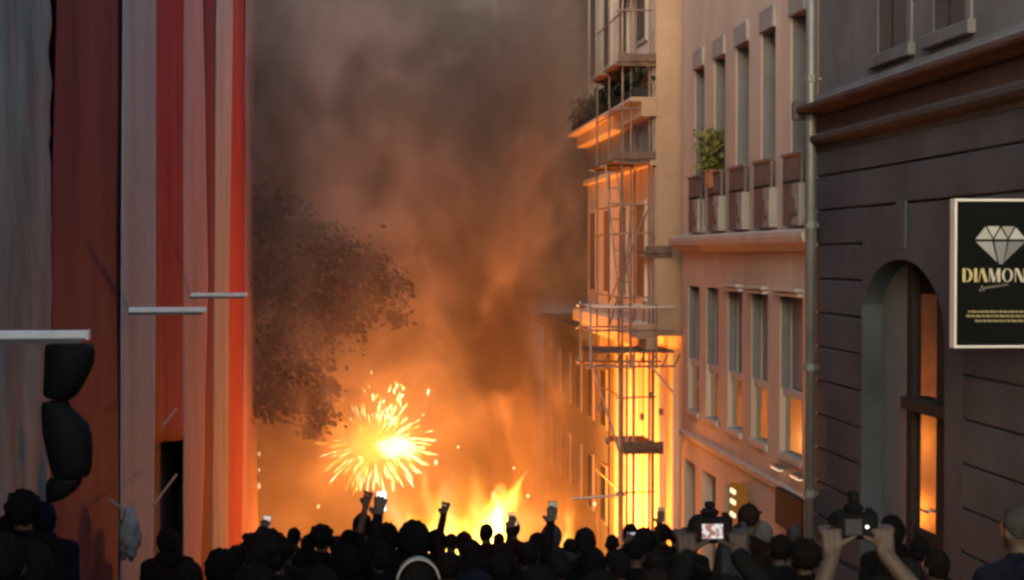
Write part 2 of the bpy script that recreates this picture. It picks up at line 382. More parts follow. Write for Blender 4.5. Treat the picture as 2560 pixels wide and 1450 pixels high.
# ================================================================== RIGHT: plastered building with two rows of windows
M_CREAM = mat('cream_plaster', (.57, .47, .385), .85, .2, .5, .25, bscale=9, stretch=(1, 1, .4))
M_TRIM = mat('stone_trim', (.52, .46, .42), .8, .10, 1.5, .2)
M_LINT = mat('grey_lintel', (.30, .29, .28), .8, .12, 2, .2)
M_SHUT = mat('roller_shutter', (.28, .28, .285), .6, .08, 2, .1)
M_RAILP = mat('balconet_panel', (.16, .125, .12), .6, .15, 3, .15)
M_REV = mat('blue_grey_glass', (.17, .18, .195), .6, .08, 1.5, spec=.2)
XM = XR + .05
YM0, YM1 = Y1N + .03, YonX(1706, XM)
pb = empty('plastered_building', (XM, (YM0 + YM1) / 2, gz(YM1)), 'cream plastered building with tall balconet windows above reflecting lower windows', 'building')
def ym(px): return YonX(px, XM)
UP = [(1736, 1760), (1785, 1812), (1839, 1871), (1902, 1937), (1976, 2013)]
LO = [(1721, 1749), (1766, 1796), (1820, 1856), (1879, 1920), (1951, 2007)]
GR = [(1711, 1739), (1757, 1791), (1812, 1830)]
zcor = at(1860, 600, X=XM).z
zu0, zu1 = at(2000, 560, X=XM).z, at(1958, 66 - 0, X=XM).z
zu1 = at(1920, 26, X=XM).z
zl0 = [at((a + b) / 2, y, X=XM).z for (a, b), y in zip(LO, (1034, 1056, 1082, 1110, 1148))]
zl0 = sum(zl0) / 5; zl1 = at(1980, 738, X=XM).z
zg1 = sum(at((a + b) / 2, y, X=XM).z for (a, b), y in zip(GR, (1152, 1186, 1214))) / 3
zbase = gz(YM1) - .3
def wall_with_holes(y0, y1, zb, zt, holes, name, m):
    k = MB(); hs = sorted(holes); y = y0
    for (a, b, c, d) in hs:
        if a > y: k.box(XM, XM + .45, y, a, zb, zt)
        if c > zb: k.box(XM, XM + .45, a, b, zb, c)
        if d < zt: k.box(XM, XM + .45, a, b, d, zt)
        y = b
    if y < y1: k.box(XM, XM + .45, y, y1, zb, zt)
    return k.build(name, m, pb)
wall_with_holes(YM0, YM1, zcor + .001, 9, [(ym(b), ym(a), zu0, zu1) for a, b in UP], 'wall', M_CREAM)
wall_with_holes(YM0, YM1, zg1 + .45, zcor, [(ym(b), ym(a), zl0, zl1) for a, b in LO], 'wall', M_CREAM)
wall_with_holes(YM0, YM1, zbase, zg1 + .449, [(ym(b), ym(a), zbase, zg1) for a, b in GR] + [(ym(2002), ym(1958), zg1 - 2.0, zg1 - .75)], 'wall', M_CREAM)
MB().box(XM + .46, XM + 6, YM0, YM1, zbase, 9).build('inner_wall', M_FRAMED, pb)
MB().box(XM + .002, XM + .44, YM1 + .001, YM1 + .03, zbase, 9).build('corner_quoin', M_CREAM, pb)
# storey cornice
MB().prism([(0, zcor - .2), (.08, zcor - .2), (.12, zcor - .13), (.24, zcor - .06), (.26, zcor + .02), (.26, zcor + .09), (.1, zcor + .13), (0, zcor + .14)],
           lambda u, v, s_: (XM - .001 - u, YM1 + .12 if s_ else YM0 - .02, v)).build('storey_cornice', M_TRIM, pb)
MB().prism([(0, zl0 - .55), (.05, zl0 - .55), (.07, zl0 - .45), (0, zl0 - .43)], lambda u, v, s_: (XM - .001 - u, YM1 if s_ else YM0, v)).build('belt_course', M_TRIM, pb)
for i, (a, b) in enumerate(UP):
    y0, y1 = ym(b), ym(a)
    wn = MB().bbox(XM + .30, XM + .36, y0 - .01, y0 + .07, zu0, zu1, .005).bbox(XM + .30, XM + .36, y1 - .07, y1 + .01, zu0, zu1, .005).bbox(XM + .30, XM + .36, y0, y1, zu1 - .1, zu1 + .01, .005).build('window', M_TRIM, pb)
    MB().box(XM + .335, XM + .35, y0 + .05, y1 - .05, zu0, zu1 - .08).build('pane', M_REV, wn)
    MB().bbox(XM + .31, XM + .352, (y0 + y1) / 2 - .035, (y0 + y1) / 2 + .035, zu0, zu1 - .1, .005).build('mullion', M_TRIM, wn)
    MB().bbox(XM - .05, XM + .26, y0 - .004, y1 + .004, zu1 - .32, zu1 + .03, .01).build('lintel', M_LINT, wn)
    MB().box(XM + .02, XM + .295, y1 - .03, y1 - .002, zu0, zu1 - .33).build('grey_reveal_lining', mat('skylit_reveal_grey', (.15, .155, .17), .7, .1, 3), wn)  # added lining: the reveal's grey skylit tone put into its colour
    zr = zu0 + 1.02
    rl = MB().bbox(XM - .10, XM - .06, y0 - .1, y1 + .1, zu0 - .02, zr, .008).build('balconet', M_RAILP, pb)
    MB().bbox(XM - .13, XM - .03, y0 - .12, y1 + .12, zr + .002, zr + .05, .01).build('handrail', M_RAILP, rl)
    MB().bbox(XM - .115, XM - .101, y0 - .04, y1 + .04, zu0 + .62, zu0 + .66, .004).build('rail', M_FRAMED, rl)
for i in range(5):     # pedestals with round medallions between the windows
    yc = (ym(UP[i][0]) + ym(UP[i][1])) / 2 - (.98 if i < 4 else .80)
    yc = ym((1757, 1809, 1868, 1937, 2012)[i])
    pd = MB().bbox(XM - .15, XM - .002, yc - .2, yc + .2, zu0 - .03, zu0 + .6, .012).build('pedestal', M_LINT, pb)
    MB().tube((XM - .152, yc, zu0 + .27), (XM - .19, yc, zu0 + .27), .17, .15, n=20).build('medallion', M_RAILP, pd)
for i, (a, b) in enumerate(LO):
    y0, y1 = ym(b), ym(a); zm = zl0 + (zl1 - zl0) * .37
    wn = MB().bbox(XM + .16, XM + .22, y0 - .01, y0 + .06, zl0, zl1, .005).bbox(XM + .16, XM + .22, y1 - .06, y1 + .01, zl0, zl1, .005).build('window', M_TRIM, pb)
    sh_ = MB()
    ns = 22
    for k in range(ns):
        za = zm + .12 + (zl1 - zm - .12) * k / ns; zb_ = zm + .12 + (zl1 - zm - .12) * (k + 1) / ns
        sh_.box(XM + .175, XM + .19 + .006 * (k % 2), y0 + .061, y1 - .061, za, zb_ - .004)
    sh_.build('roller_shutter', M_SHUT, wn)
    MB().box(XM + .09, XM + .105, y0 + .02, y1 - .02, zl0 + .06, zm - .005).build('pane', M_GLASS, wn)
    MB().bbox(XM + .05, XM + .15, y0 + .0, y1 - .0, zm, zm + .11, .008).build('rail', M_TRIM, wn)
    MB().bbox(XM - .05, XM + .2, y0 - .03, y1 + .03, zl0 - .06, zl0 + .05, .01).build('sill', M_TRIM, wn)
    MB().box(XM + .02, XM + .155, y1 - .025, y1 - .002, zm + .115, zl1).build('grey_reveal_lining', mat('skylit_reveal_grey', (.15, .155, .17)), wn)  # same added lining, greying the lower reveals by colour
    if i >= 2:
        for q in range(2): MB().bbox(XM - .10 - .03 * q, XM + .02, y0 - .05, y1 + .05, zl1 - .02 + .07 * q, zl1 + .03 + .07 * q, .006).build('lintel_slat', M_TRIM, wn)
for a, b in GR:
    y0, y1 = ym(b), ym(a)
    wn = MB().bbox(XM + .2, XM + .26, y0, y0 + .07, zbase, zg1, .005).bbox(XM + .2, XM + .26, y1 - .07, y1, zbase, zg1, .005).bbox(XM + .2, XM + .26, y0, y1, zg1 - .08, zg1, .005).build('shopfront', M_LINT, pb)
    MB().box(XM + .22, XM + .235, y0 + .06, y1 - .06, zbase, zg1 - .07).build('pane', M_GLASSD, wn)
y0, y1 = ym(2002), ym(1958)
MB().box(XM + .1, XM + .14, y0, y1, zg1 - 2.0, zg1 - .75).build('dark_panel', M_FRAMED, pb)
# dark slanted shop sign panel sticking out of the wall
pc = at(1963, 1275, X=XM - .2)
r = empty('shop_board', (XM, pc.y, pc.z - .25), 'plain dark board fixed to the cream wall above the crowd', 'board')
MB().bbox(XM - .16, XM - .08, pc.y - .75, pc.y + .75, pc.z - .32, pc.z + .25, .01).build('board', M_FRAMED, r)
MB().box(XM - .081, XM + .01, pc.y - .5, pc.y - .44, pc.z - .1, pc.z - .04).box(XM - .081, XM + .01, pc.y + .44, pc.y + .5, pc.z - .1, pc.z - .04).build('bracket', M_FRAMED, r)
# small lit strips under the belt course, and a lit shop lamp
for px, py, lab in ((1938, 1172, 'small lit strip lamp under the belt course below the fourth lower window'), (1987, 1195, 'small lit strip lamp under the belt course beside the drainpipe')):
    p = at(px, py, X=XM - .12)
    r = empty('strip_lamp', p, lab, 'lamp')
    MB().bbox(p.x - .02, XM - .002, p.y - .26, p.y + .26, p.z + .012, p.z + .05, .006).build('housing', M_ZINC, r)
    MB().box(p.x - .015, p.x + .06, p.y - .22, p.y + .22, p.z - .01, p.z + .010).build('tube', emit('lamp_tube', (1, .72, .5), .4), r)
p = at(1846, 1256, X=XM - .1)
r = empty('shop_lantern', (XM, p.y, p.z - .3), 'glowing orange wall lantern beside the ground floor shopfronts', 'lamp')
MB().bbox(p.x - .1, XM - .002, p.y - .3, p.y + .3, p.z - .24, p.z + .3, .02).build('case', emit('lantern_glow', (1, .36, .06), .07), r)
for q in (-.2, .02, .2):
    MB().bbox(p.x - .14, p.x - .102, p.y - .26, p.y + .05, p.z + q - .03, p.z + q + .05, .008).build('bulb', emit('bulb_glow', (1, .75, .45), .5), r)
# green potted plant in the second upper window
a = at(1786, 432, X=XM - .05)
r = empty('potted_plant', a, 'bushy yellow-green plant standing in the second balconet window', 'plant')
lm = MB()
for k in range(330):
    d = Vector((rnd.gauss(0, .13), rnd.gauss(0, .13), rnd.uniform(.0, .8)))
    d.y *= 1.15 - abs(d.z - .5); c = a + d + Vector((-.06, 0, 0)); q = Vector((rnd.gauss(0, 1), rnd.gauss(0, 1), rnd.gauss(0, 1))).normalized(); t = q.orthogonal().normalized()
    L = rnd.uniform(.06, .11); lm.add([c - t * L, c + q * L * .4, c + t * L, c - q * L * .4], [(0, 1, 2, 3)])
lm.build('foliage', mat('plant_leaf', (.16, .16, .03), .6, .3, 8), r)
MB().tube(a + Vector((-.06, 0, -.28)), a + Vector((-.06, 0, .06)), .11, .15, 12).build('pot', mat('terracotta', (.3, .12, .07), .8, .1, 5), r)

# ================================================================== RIGHT FAR: scaffolded building
XB = 6.15; XB2 = 7.0
YB0, YB1 = 33.0, 43.0
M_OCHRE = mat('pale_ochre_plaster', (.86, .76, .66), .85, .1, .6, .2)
M_OCHR2 = mat('shaded_ochre', (.42, .28, .19), .85, .15, .7, .2)  # darker copy of the ochre: shade of the unlit end wall as colour
M_SLATE = mat('blue_grey_band', (.30, .33, .38), .6, .1, 2)
sb = empty('scaffolded_building', (XB, 38, gz(38)), 'tall ochre building behind scaffolding with a planted balcony and lit shopfront', 'building')
MB().box(XB, XB + 6, YB0 + .06, YB1, -1.7, 12).build('wall', M_OCHRE, sb)
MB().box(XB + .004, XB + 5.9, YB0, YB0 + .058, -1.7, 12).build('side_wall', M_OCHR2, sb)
MB().box(XB2, XB2 + 6, YB0 + 1.2, YB1, gz(YB1) - .4, -1.702).build('ground_floor', M_OCHRE, sb)
def band(z0_, z1_, out, name, m, y0=YB0 - .03, y1=YB1 + .1): return MB().bbox(XB - out, XB + .02, y0, y1, z0_, z1_, .02).build(name, m, sb)
for z0_, z1_, out in ((2.89, 3.19, .31), (3.195, 3.285, .56), (1.87, 2.03, .13), (-1.745, -1.44, .41), (-2.0, -1.755, .21)):
    MB().box(XB - out, XB + .003, YB0 - .06, YB0 - .032, z0_, z1_).build('end_cap', M_OCHR2, sb)  # thin brown caps added to paint the bright band ends into shade
band(2.9, 3.2, .3, 'cornice', M_OCHRE); band(3.2, 3.28, .55, 'balcony_slab', M_OCHRE)
band(1.88, 2.02, .12, 'string_course', M_OCHRE); band(-1.75, -1.45, .4, 'ledge', M_OCHRE); band(-2.0, -1.752, .2, 'ledge', M_OCHRE)
for k in range(7):
    y = YB0 + .35 + k * 1.38
    MB().bbox(XB - .03, XB + .01, y, y + 1.3, 2.05, 2.86, .01).build('clerestory_pane', M_SLATE, sb)
for k in range(4):
    y = YB0 + 1.0 + k * 2.4
    wn = MB().bbox(XB - .05, XB + .01, y, y + 1.1, 4.6, 7.0, .01).build('window', M_TRIM, sb); MB().box(XB - .056, XB - .052, y + .1, y + 1.0, 4.7, 6.9).build('pane', M_GLASSD, wn)
    wn = MB().bbox(XB - .05, XB + .01, y, y + 1.1, -1.0, 1.2, .01).build('window', M_OCHRE, sb); MB().box(XB - .056, XB - .052, y + .1, y + 1.0, -.9, 1.1).build('pane', mat('dull_pane', (.3, .2, .13), .5, .1, 2), wn)
y = YB0 + 1.6; k = 0
while y < YB1 - .5:
    MB().bbox(XB2 - .16, XB2 - .001, y, y + .42, gz(YB1) - .3, -2.05, .02).build('pilaster', M_OCHRE, sb)
    if k % 2 == 0: MB().bbox(XB2 - .05, XB2 - .002, y + .55, y + 1.35, gz(YB1) - .3, -2.6, .02).build('shop_door', mat('ochre_shutter', (.45, .30, .16), .7, .15, 2), sb)
    y += 1.55; k += 1
# shrubs on the balcony
for k in range(13):
    y = YB0 + .3 + k * .75; h = rnd.uniform(.35, .62); c0 = Vector((XB - .36, y, 3.28))
    r = empty('balcony_shrub', c0, 'dark ragged shrub in a trough on the planted balcony', 'shrub', 'shrubs along the balcony')
    MB().bbox(XB - .5, XB - .22, y - .3, y + .3, 3.282, 3.48, .015).build('trough', M_FRAMED, r)
    lm = MB()
    for _ in range(60):
        c = c0 + Vector((rnd.gauss(0, .1), rnd.uniform(-.36, .36), .16 + rnd.random() * h)); q = Vector((rnd.gauss(0, 1), rnd.gauss(0, 1), rnd.gauss(0, 1))).normalized(); t = q.orthogonal().normalized(); L = rnd.uniform(.06, .13)
        lm.add([c - t * L, c + q * L * .5, c + t * L, c - q * L * .5], [(0, 1, 2, 3)])
    lm.build('foliage', mat('dark_leaf', (.03, .04, .022), .7, .3, 6), r)

# scaffold
M_TUBE = mat('scaffold_tube', (.30, .22, .18), .45, .2, 5, metal=.5)
M_TUBE2 = mat('lit_tube', (.62, .55, .48), .4, .1, 5, metal=.4)  # paler copy of the scaffold tube, firelight put into its colour
M_PLANK = mat('scaffold_plank', (.16, .10, .075), .85, .25, 4, .3)
sf = empty('scaffolding', (5.6, 35, gz(35)), 'tubular steel scaffold with plank decks rising in front of the ochre building', 'scaffold')
XO, XI = 5.48, 6.05
YS = [33.2, 35.0, 36.8]
ZD = [6.2, 4.05, 2.02, .05, -4.05]
for y in YS:
    for x in (XO, XI): MB().tube((x, y, gz(y)), (x, y, 9), .023).build('standard', M_TUBE, sf)
MB().tube((5.66, 33.2, -2.3), (5.66, 33.2, 9), .022).build('standard', M_TUBE, sf)
MB().tube((6.12, 33.15, gz(33)), (6.12, 33.15, 9), .026).build('standard', M_TUBE, sf)
for zi, z in enumerate(ZD):
    x0 = XO - .1 if z > -3 else 5.5; x1 = 6.13 if z > -3 else 6.3
    if abs(z - .05) < .1: x0, x1 = 5.95, 6.48
    y1 = YS[-1] if z > -3 else YS[1]
    if abs(z - .05) < .1: y1 = YS[0] + .8
    np_ = 4
    for q in range(np_):
        xa = x0 + (x1 - x0) * q / np_; xb = x0 + (x1 - x0) * (q + 1) / np_
        MB().bbox(xa + .01, xb - .01, YS[0] - .25 - .05 * (q % 2), y1 + .2, z - .03, z + .025, .006).build('plank', M_PLANK, sf)
    MB().box(x0 - .02, x1 + .02, YS[0] - .22, YS[0] - .185, z - .12, z + .14).build('toe_board', M_PLANK, sf)
    for y in YS:
        if y <= y1 + .1: MB().tube((x0 - .1, y, z - .06), (x1 + .06, y, z - .06), .026).build('transom', M_TUBE, sf)
for z in (7.2, 5.1, 3.05, 1.05, .45, -.9, -3.0, -5.0):
    for x in (XO,):
        MB().tube((x, YS[0] - .2, z), (x, YS[-1] + .2, z), .018).build('ledger', M_TUBE, sf)
    MB().tube((XO - .15, YS[0] - .05, z), (6.2, YS[0] - .05, z + .02), .018).build('guard_rail', M_TUBE, sf)
for a, b in (((XO, 35.4, -1.2), (XI, 33.2, 1.0)), ((5.2, 33.2, -1.5), (5.95, 33.2, .95)), ((XO, 33.2, -.9), (5.7, 33.3, .95)), ((6.0, 33.1, .5), (6.4, 33.1, .1)), ((XI, 33.2, 4.0), (6.4, 33.1, .9))):
    MB().tube(a, b, .019).build('diagonal_brace', M_TUBE, sf)
# ladder
ld = MB()
for x in (5.62, 5.86): ld.tube((x, 34.0, -1.6), (x - .35, 34.2, 1.95), .02)
for k in range(11): t = k / 10.5; ld.tube((5.62 - .35 * t, 34 + .2 * t, -1.6 + 3.55 * t), (5.86 - .35 * t, 34 + .2 * t, -1.6 + 3.55 * t), .014)
ld.build('ladder', M_TUBE, sf)
# projecting protection platform
zp = -2.0; xw0, xw1 = 4.72, 6.48
for q in range(7):
    xa = xw0 + (xw1 - xw0) * q / 7; xb = xw0 + (xw1 - xw0) * (q + 1) / 7
    MB().bbox(xa + .01, xb - .01, 32.6, 34.2, zp - .03 + .01 * (q % 2), zp + .03, .006).build('plank', M_PLANK, sf)
for y in (32.6, 34.1):
    for x in (xw0, 5.55, 6.1): MB().tube((x, y, zp - .35), (x, y, zp + 1.0), .026).build('guard_post', M_TUBE2 if x == xw0 else M_TUBE, sf)
    for z in (zp - .3, zp + .45, zp + .92): MB().tube((xw0 - .1, y, z), (xw1, y, z), .026).build('guard_rail', M_TUBE if z != zp + .92 else M_TUBE2, sf)
for z in (zp - .3, zp + .45, zp + .92): MB().tube((xw0, 32.5, z), (xw0, 34.2, z), .026).build('guard_rail', M_TUBE, sf)
for k in range(8):
    MB().tube((xw0 + .25 * k, 32.6, zp - .3), (xw0 + .12 + .25 * k, 32.6, zp - .05), .018).build('lattice_bar', M_TUBE, sf)
MB().tube((4.8, 32.7, zp - .35), (5.42, 33.2, -4.15), .026).build('raking_strut', M_TUBE2, sf)
MB().tube((5.95, 32.6, zp - .25), (6.45, 32.6, -2.85), .026).build('raking_strut', M_TUBE2, sf)
for x in (5.42, 5.58, 5.72): MB().tube((x, 33.2, gz(33.2)), (x, 33.2, zp - .1), .03).build('standard', M_TUBE2, sf)
for x, z in ((5.0, -3.2), (5.15, -3.9), (5.9, -3.4), (6.1, -2.95), (6.3, -3.3)):
    MB().bbox(x - .04, x + .04, 33.1, 33.25, z - .07, z + .07, .01).build('coupler', M_TUBE, sf)
a, b = at(1430, 1247, Y=33.2), at(1562, 1237, Y=33.2)
MB().tube(a, b, .03).build('outrigger_pole', M_TUBE2, sf)

# low far building half lost in smoke
fb = empty('low_far_building', (6.9, 50, gz(50)), 'low grey building beyond the scaffold fading into the smoke', 'building')
M_FAR = mat('far_plaster', (.40, .36, .31), .9, .12, .6)
MB().box(6.9, 13, 43.2, 60, gz(60) - .4, -2.5).build('wall', M_FAR, fb)
MB().box(6.5, 13, 43.15, 60.2, -2.498, -2.2).build('roof_eave', M_FAR, fb)
for k in range(6):
    y = 44.2 + k * 2.6
    for zb in (-4.9, -7.6):
        wn = MB().bbox(6.84, 6.905, y, y + 1.0, zb, zb + 1.7, .01).build('window', M_TRIM, fb); MB().box(6.83, 6.838, y + .08, y + .92, zb + .08, zb + 1.62).build('pane', M_GLASSD, wn)
# closing buildings further down, seen only through thin smoke
eb = empty('end_building', (0, 82, gz(78)), 'dim building closing the street behind the smoke', 'building')
MB().box(-16, 20, 82, 92, gz(80) - .5, 4).build('wall', M_FAR, eb)
for k in range(8):
    for zb in (-9, -5.5, -2, 1):
        MB().bbox(-14 + k * 4, -12.7 + k * 4, 81.93, 82.01, zb, zb + 2.1, .02).build('window', M_GLASSD, eb)

# ================================================================== SIGN
M_SIGNB = mat('sign_black', (.004, .005, .006), .6, .2, 2, spec=.08)
M_SIGNF = mat('sign_frame', (.8, .82, .85), .4, .06, 4, metal=.2)
pS = at(2387, 497, X=5.62); YS_ = 14.7
tl = at(2384, 497, Y=YS_); bl = at(2378, 870, Y=YS_)
x0, x1 = tl.x, 6.44; zt, zb = tl.z, bl.z
sg = empty('hanging_sign', (6.47, YS_, (zt + zb) / 2), 'black projecting sign with white rim, a faceted diamond and gold lettering', 'sign')
MB().bbox(x0 + .03, x1 - .03, YS_ - .01, YS_ + .07, zb + .03, zt - .03, .004).build('panel', M_SIGNB, sg)
fr = .024
for (a, b, c, d) in ((x0, x0 + fr, zb, zt), (x1 - fr, x1, zb, zt), (x0 + fr + .001, x1 - fr - .001, zt - fr, zt), (x0 + fr + .001, x1 - fr - .001, zb, zb + fr)):
    MB().bbox(a, b, YS_ - .035, YS_ + .09, c, d, .004).build('rim', M_SIGNF, sg)
for z in (zt - .2, zb + .2): MB().tube((x1 - .01, YS_ + .03, z), (XR + .02, YS_ + .03, z), .022).build('wall_bracket', M_FRAMED, sg)
PX = .00381
def sp(px, py):                    # photo pixel on the sign plane
    q = at(px, py, Y=YS_); return q.x, q.z
yf = YS_ - .013
def plate(pts, name, m, y=yf, th=.004):
    P = [sp(*p) for p in pts]
    return MB().prism(P, lambda u, v, s_: (u, y - th * s_, v)).build(name, m, sg)
M_SIL = [mat('silver_print_%d' % i, c, .4, .06, 3) for i, c in enumerate(((.36, .40, .41), (.27, .30, .32), (.42, .46, .47), (.20, .23, .26), (.30, .32, .36), (.16, .18, .21)))]
cx = 2500
L_, R_, T1, T2, G, B_ = 2437, 2563, 2462, 2538, 600, 664
facets = [([(2437, 598), (2462, 567), (2480, 598)], 0), ([(2466, 566), (2497, 566), (2482, 594)], 2), ([(2484, 598), (2500, 570), (2517, 598)], 0),
          ([(2503, 566), (2534, 566), (2519, 594)], 1), ([(2521, 598), (2538, 569), (2563, 598)], 2),
          ([(2438, 604), (2479, 604), (2491, 655)], 4), ([(2484, 604), (2516, 604), (2506, 660), (2496, 660)], 3), ([(2520, 604), (2562, 604), (2509, 655)], 5)]
for P, i in facets: plate(P, 'diamond_facet', M_SIL[i])
M_G = [mat('gold_print', (.55, .50, .25), .45, .08, 5), mat('pale_print', (.52, .52, .46), .45, .06, 5)]
def letters():
    y0, y1 = 671, 705; k = 0
    out = []
    def D(x):
        o = [(x, y0), (x + 7, y0), (x + 7, y1), (x, y1)]; out.append(('D', o))
        n = 10; outer = [(x + 10 + 15 * math.sin(math.pi * i / n), y0 + (y1 - y0) * (1 - math.cos(math.pi * i / n)) / 2) for i in range(n + 1)]
        inner = [(x + 10 + 8 * math.sin(math.pi * i / n), y0 + 2.5 + (y1 - y0 - 5) * (1 - math.cos(math.pi * i / n)) / 2) for i in range(n, -1, -1)]
        for i in range(n): out.append(('D', [outer[i], outer[i + 1], inner[n - i - 1], inner[n - i]]))
    def stroke(ch, xa, xb, w): out.append((ch, [(xa, y0), (xa + w, y0), (xb + w, y1), (xb, y1)]))
    D(2405); stroke('I', 2434, 2434, 7)
    stroke('A', 2451, 2444, 2); stroke('A', 2450, 2460, 8); stroke('M', 2471, 2471, 2); stroke('M', 2471, 2480, 7); stroke('M', 2492, 2483, 2); stroke('M', 2492, 2492, 7)
    n = 16
    for i in range(n):
        t0, t1 = 2 * math.pi * i / n, 2 * math.pi * (i + 1) / n
        pt = lambda t, a, b: (2517 + a * math.cos(t), 688 + b * math.sin(t)); out.append(('O', [pt(t0, 14, 17), pt(t1, 14, 17), pt(t1, 8, 15.5), pt(t0, 8, 15.5)]))
    stroke('N', 2536, 2536, 2); stroke('N', 2537, 2551, 7); stroke('N', 2557, 2557, 2); D(2564)
    return out
LT = letters(); grp = {}
for ch, P in LT: grp.setdefault((ch, P[0][0] > 2562), []).append(P)
for (ch, q), Ps in grp.items():
    m = MB()
    for P in Ps:
        P2 = [sp(*p) for p in P]; m.prism(P2, lambda u, v, s_: (u, yf - .004 * s_, v))
    m.build('letter', M_G[0] if ch in 'DIA' and not q else M_G[1], sg)
sc_ = MB(); pts = [(2447 + i * 1.6, 722 - i * .25 + 6 * math.sin(i * 1.15) * (1.3 if i < 8 else .5)) for i in range(46)]
for i in range(45):
    a, b = sp(*pts[i]), sp(*pts[i + 1]); sc_.tube((a[0], yf - .003, a[1]), (b[0], yf - .003, b[1]), .0035, n=5)
sc_.build('script_line', mat('grey_print', (.28, .28, .25), .5, .05, 5), sg)
for (a, b, y) in ((2419, 2580, 776), (2414, 2586, 787), (2436, 2566, 799)):
    m = MB(); x = a
    while x < b:
        wl = rnd.choice((5, 8, 11, 14)); P = [sp(x, y), sp(min(x + wl, b), y + 1), sp(min(x + wl, b), y + 6), sp(x, y + 5)]
        m.prism(P, lambda u, v, s_: (u, yf - .003 * s_, v)); x += wl + 2.2
    m.build('small_print', mat('dull_gold_print', (.30, .28, .15), .5, .1, 5), sg)

# ================================================================== TREE
M_LEAF = mat('tree_leaf', (.016, .016, .008), .7, .35, 5); M_BARK = mat('bark', (.05, .04, .03), .9, .3, 6, .4)
TY = 38.3
tr = empty('street_tree', (-3.7, TY, gz(TY)), 'dark leafy tree leaning out past the end of the striped tarp', 'tree')
clumps = [(690, 540, 70), (760, 575, 60), (700, 640, 95), (800, 630, 80), (870, 660, 70), (940, 690, 55), (985, 700, 28), (720, 740, 95), (810, 735, 80), (890, 750, 60), (960, 735, 40),
          (680, 830, 90), (750, 830, 75), (830, 800, 55), (990, 790, 25), (670, 920, 80), (740, 915, 60), (690, 985, 45), (775, 985, 45), (800, 1035, 32), (775, 1070, 22), (650, 700, 80), (655, 1000, 40), (820, 960, 25), (920, 640, 30)]
tp = [Vector((-3.7, TY, gz(TY))), Vector((-3.6, TY, -6)), Vector((-3.4, TY - .1, -4)), Vector((-3.2, TY, -1.5)), Vector((-3.1, TY, .6))]
tk = MB().path(tp, [.24, .2, .17, .12, .06], 10)
lf = MB(); nl = 0
extra = [(Vector((-4.2, TY + .5, 1.2)), 1.1), (Vector((-5, TY, 0)), 1.2), (Vector((-4.8, TY - .6, -1.8)), 1.1), (Vector((-3.6, TY + 1, 2)), .9), (Vector((-4.6, TY + 1, -3.2)), .9)]
cl = []
for px, py, rr in clumps:
    c = at(px, py, Y=TY + rnd.uniform(-.7, .9)); cl.append((c, rr / F * TY))
for c, r_ in cl + extra:
    j = min(tp[1:], key=lambda q: (q - c).length + abs(q.z - (c.z - .8)))
    mid = j.lerp(c, .5) + Vector((0, 0, .25)); tk.path([j, mid, c], [.075, .045, .016], 6)
    n = int(230 * (r_ / .7) ** 1.6) + 40
    for _ in range(n):
        v = Vector((rnd.gauss(0, 1), rnd.gauss(0, 1), rnd.gauss(0, 1))); v = v * r_ * .62
        v.z *= .75; v.z -= abs(v.x) * .25
        p = c + v; dirn = Vector((rnd.uniform(.2, 1), rnd.gauss(0, .6), -.6 + rnd.gauss(0, .4))).normalized(); sd_ = dirn.cross(Vector((rnd.gauss(0, .4), 1, rnd.gauss(0, .4)))).normalized()
        L = rnd.uniform(.10, .23); lf.add([p, p + dirn * L * .5 + sd_ * L * .28, p + dirn * L, p + dirn * L * .5 - sd_ * L * .28], [(0, 1, 2, 3)])
tk.build('trunk', M_BARK, tr, True); lf.build('crown', M_LEAF, tr)

# ================================================================== PEOPLE
DEPS = None
def cap_mesh(m, a, b, ra, rb, n=10):
    a, b = Vector(a), Vector(b); q = (b - a).to_track_quat('Z', 'Y') if (b - a).length > 1e-6 else Matrix.Identity(3).to_quaternion()
    rings = []
    for k in (1, 2, 3): t = math.pi / 2 * (1 - k / 3); rings.append((a, -ra * math.sin(t), ra * math.cos(t)))
    for k in (0, 1, 2): t = math.pi / 2 * (k / 3); rings.append((b, rb * math.sin(t), rb * math.cos(t)))
    vs = [c + q @ Vector((r * math.cos(2 * math.pi * i / n), r * math.sin(2 * math.pi * i / n), h)) for c, h, r in rings for i in range(n)]
    fs = [(j * n + i, j * n + (i + 1) % n, (j + 1) * n + (i + 1) % n, (j + 1) * n + i) for j in range(len(rings) - 1) for i in range(n)]
    vs += [a + q @ Vector((0, 0, -ra)), b + q @ Vector((0, 0, rb))]; A = len(vs) - 2; T = (len(rings) - 1) * n
    fs += [(A, (i + 1) % n, i) for i in range(n)] + [(A + 1, T + i, T + (i + 1) % n) for i in range(n)]
    m.add(vs, fs)
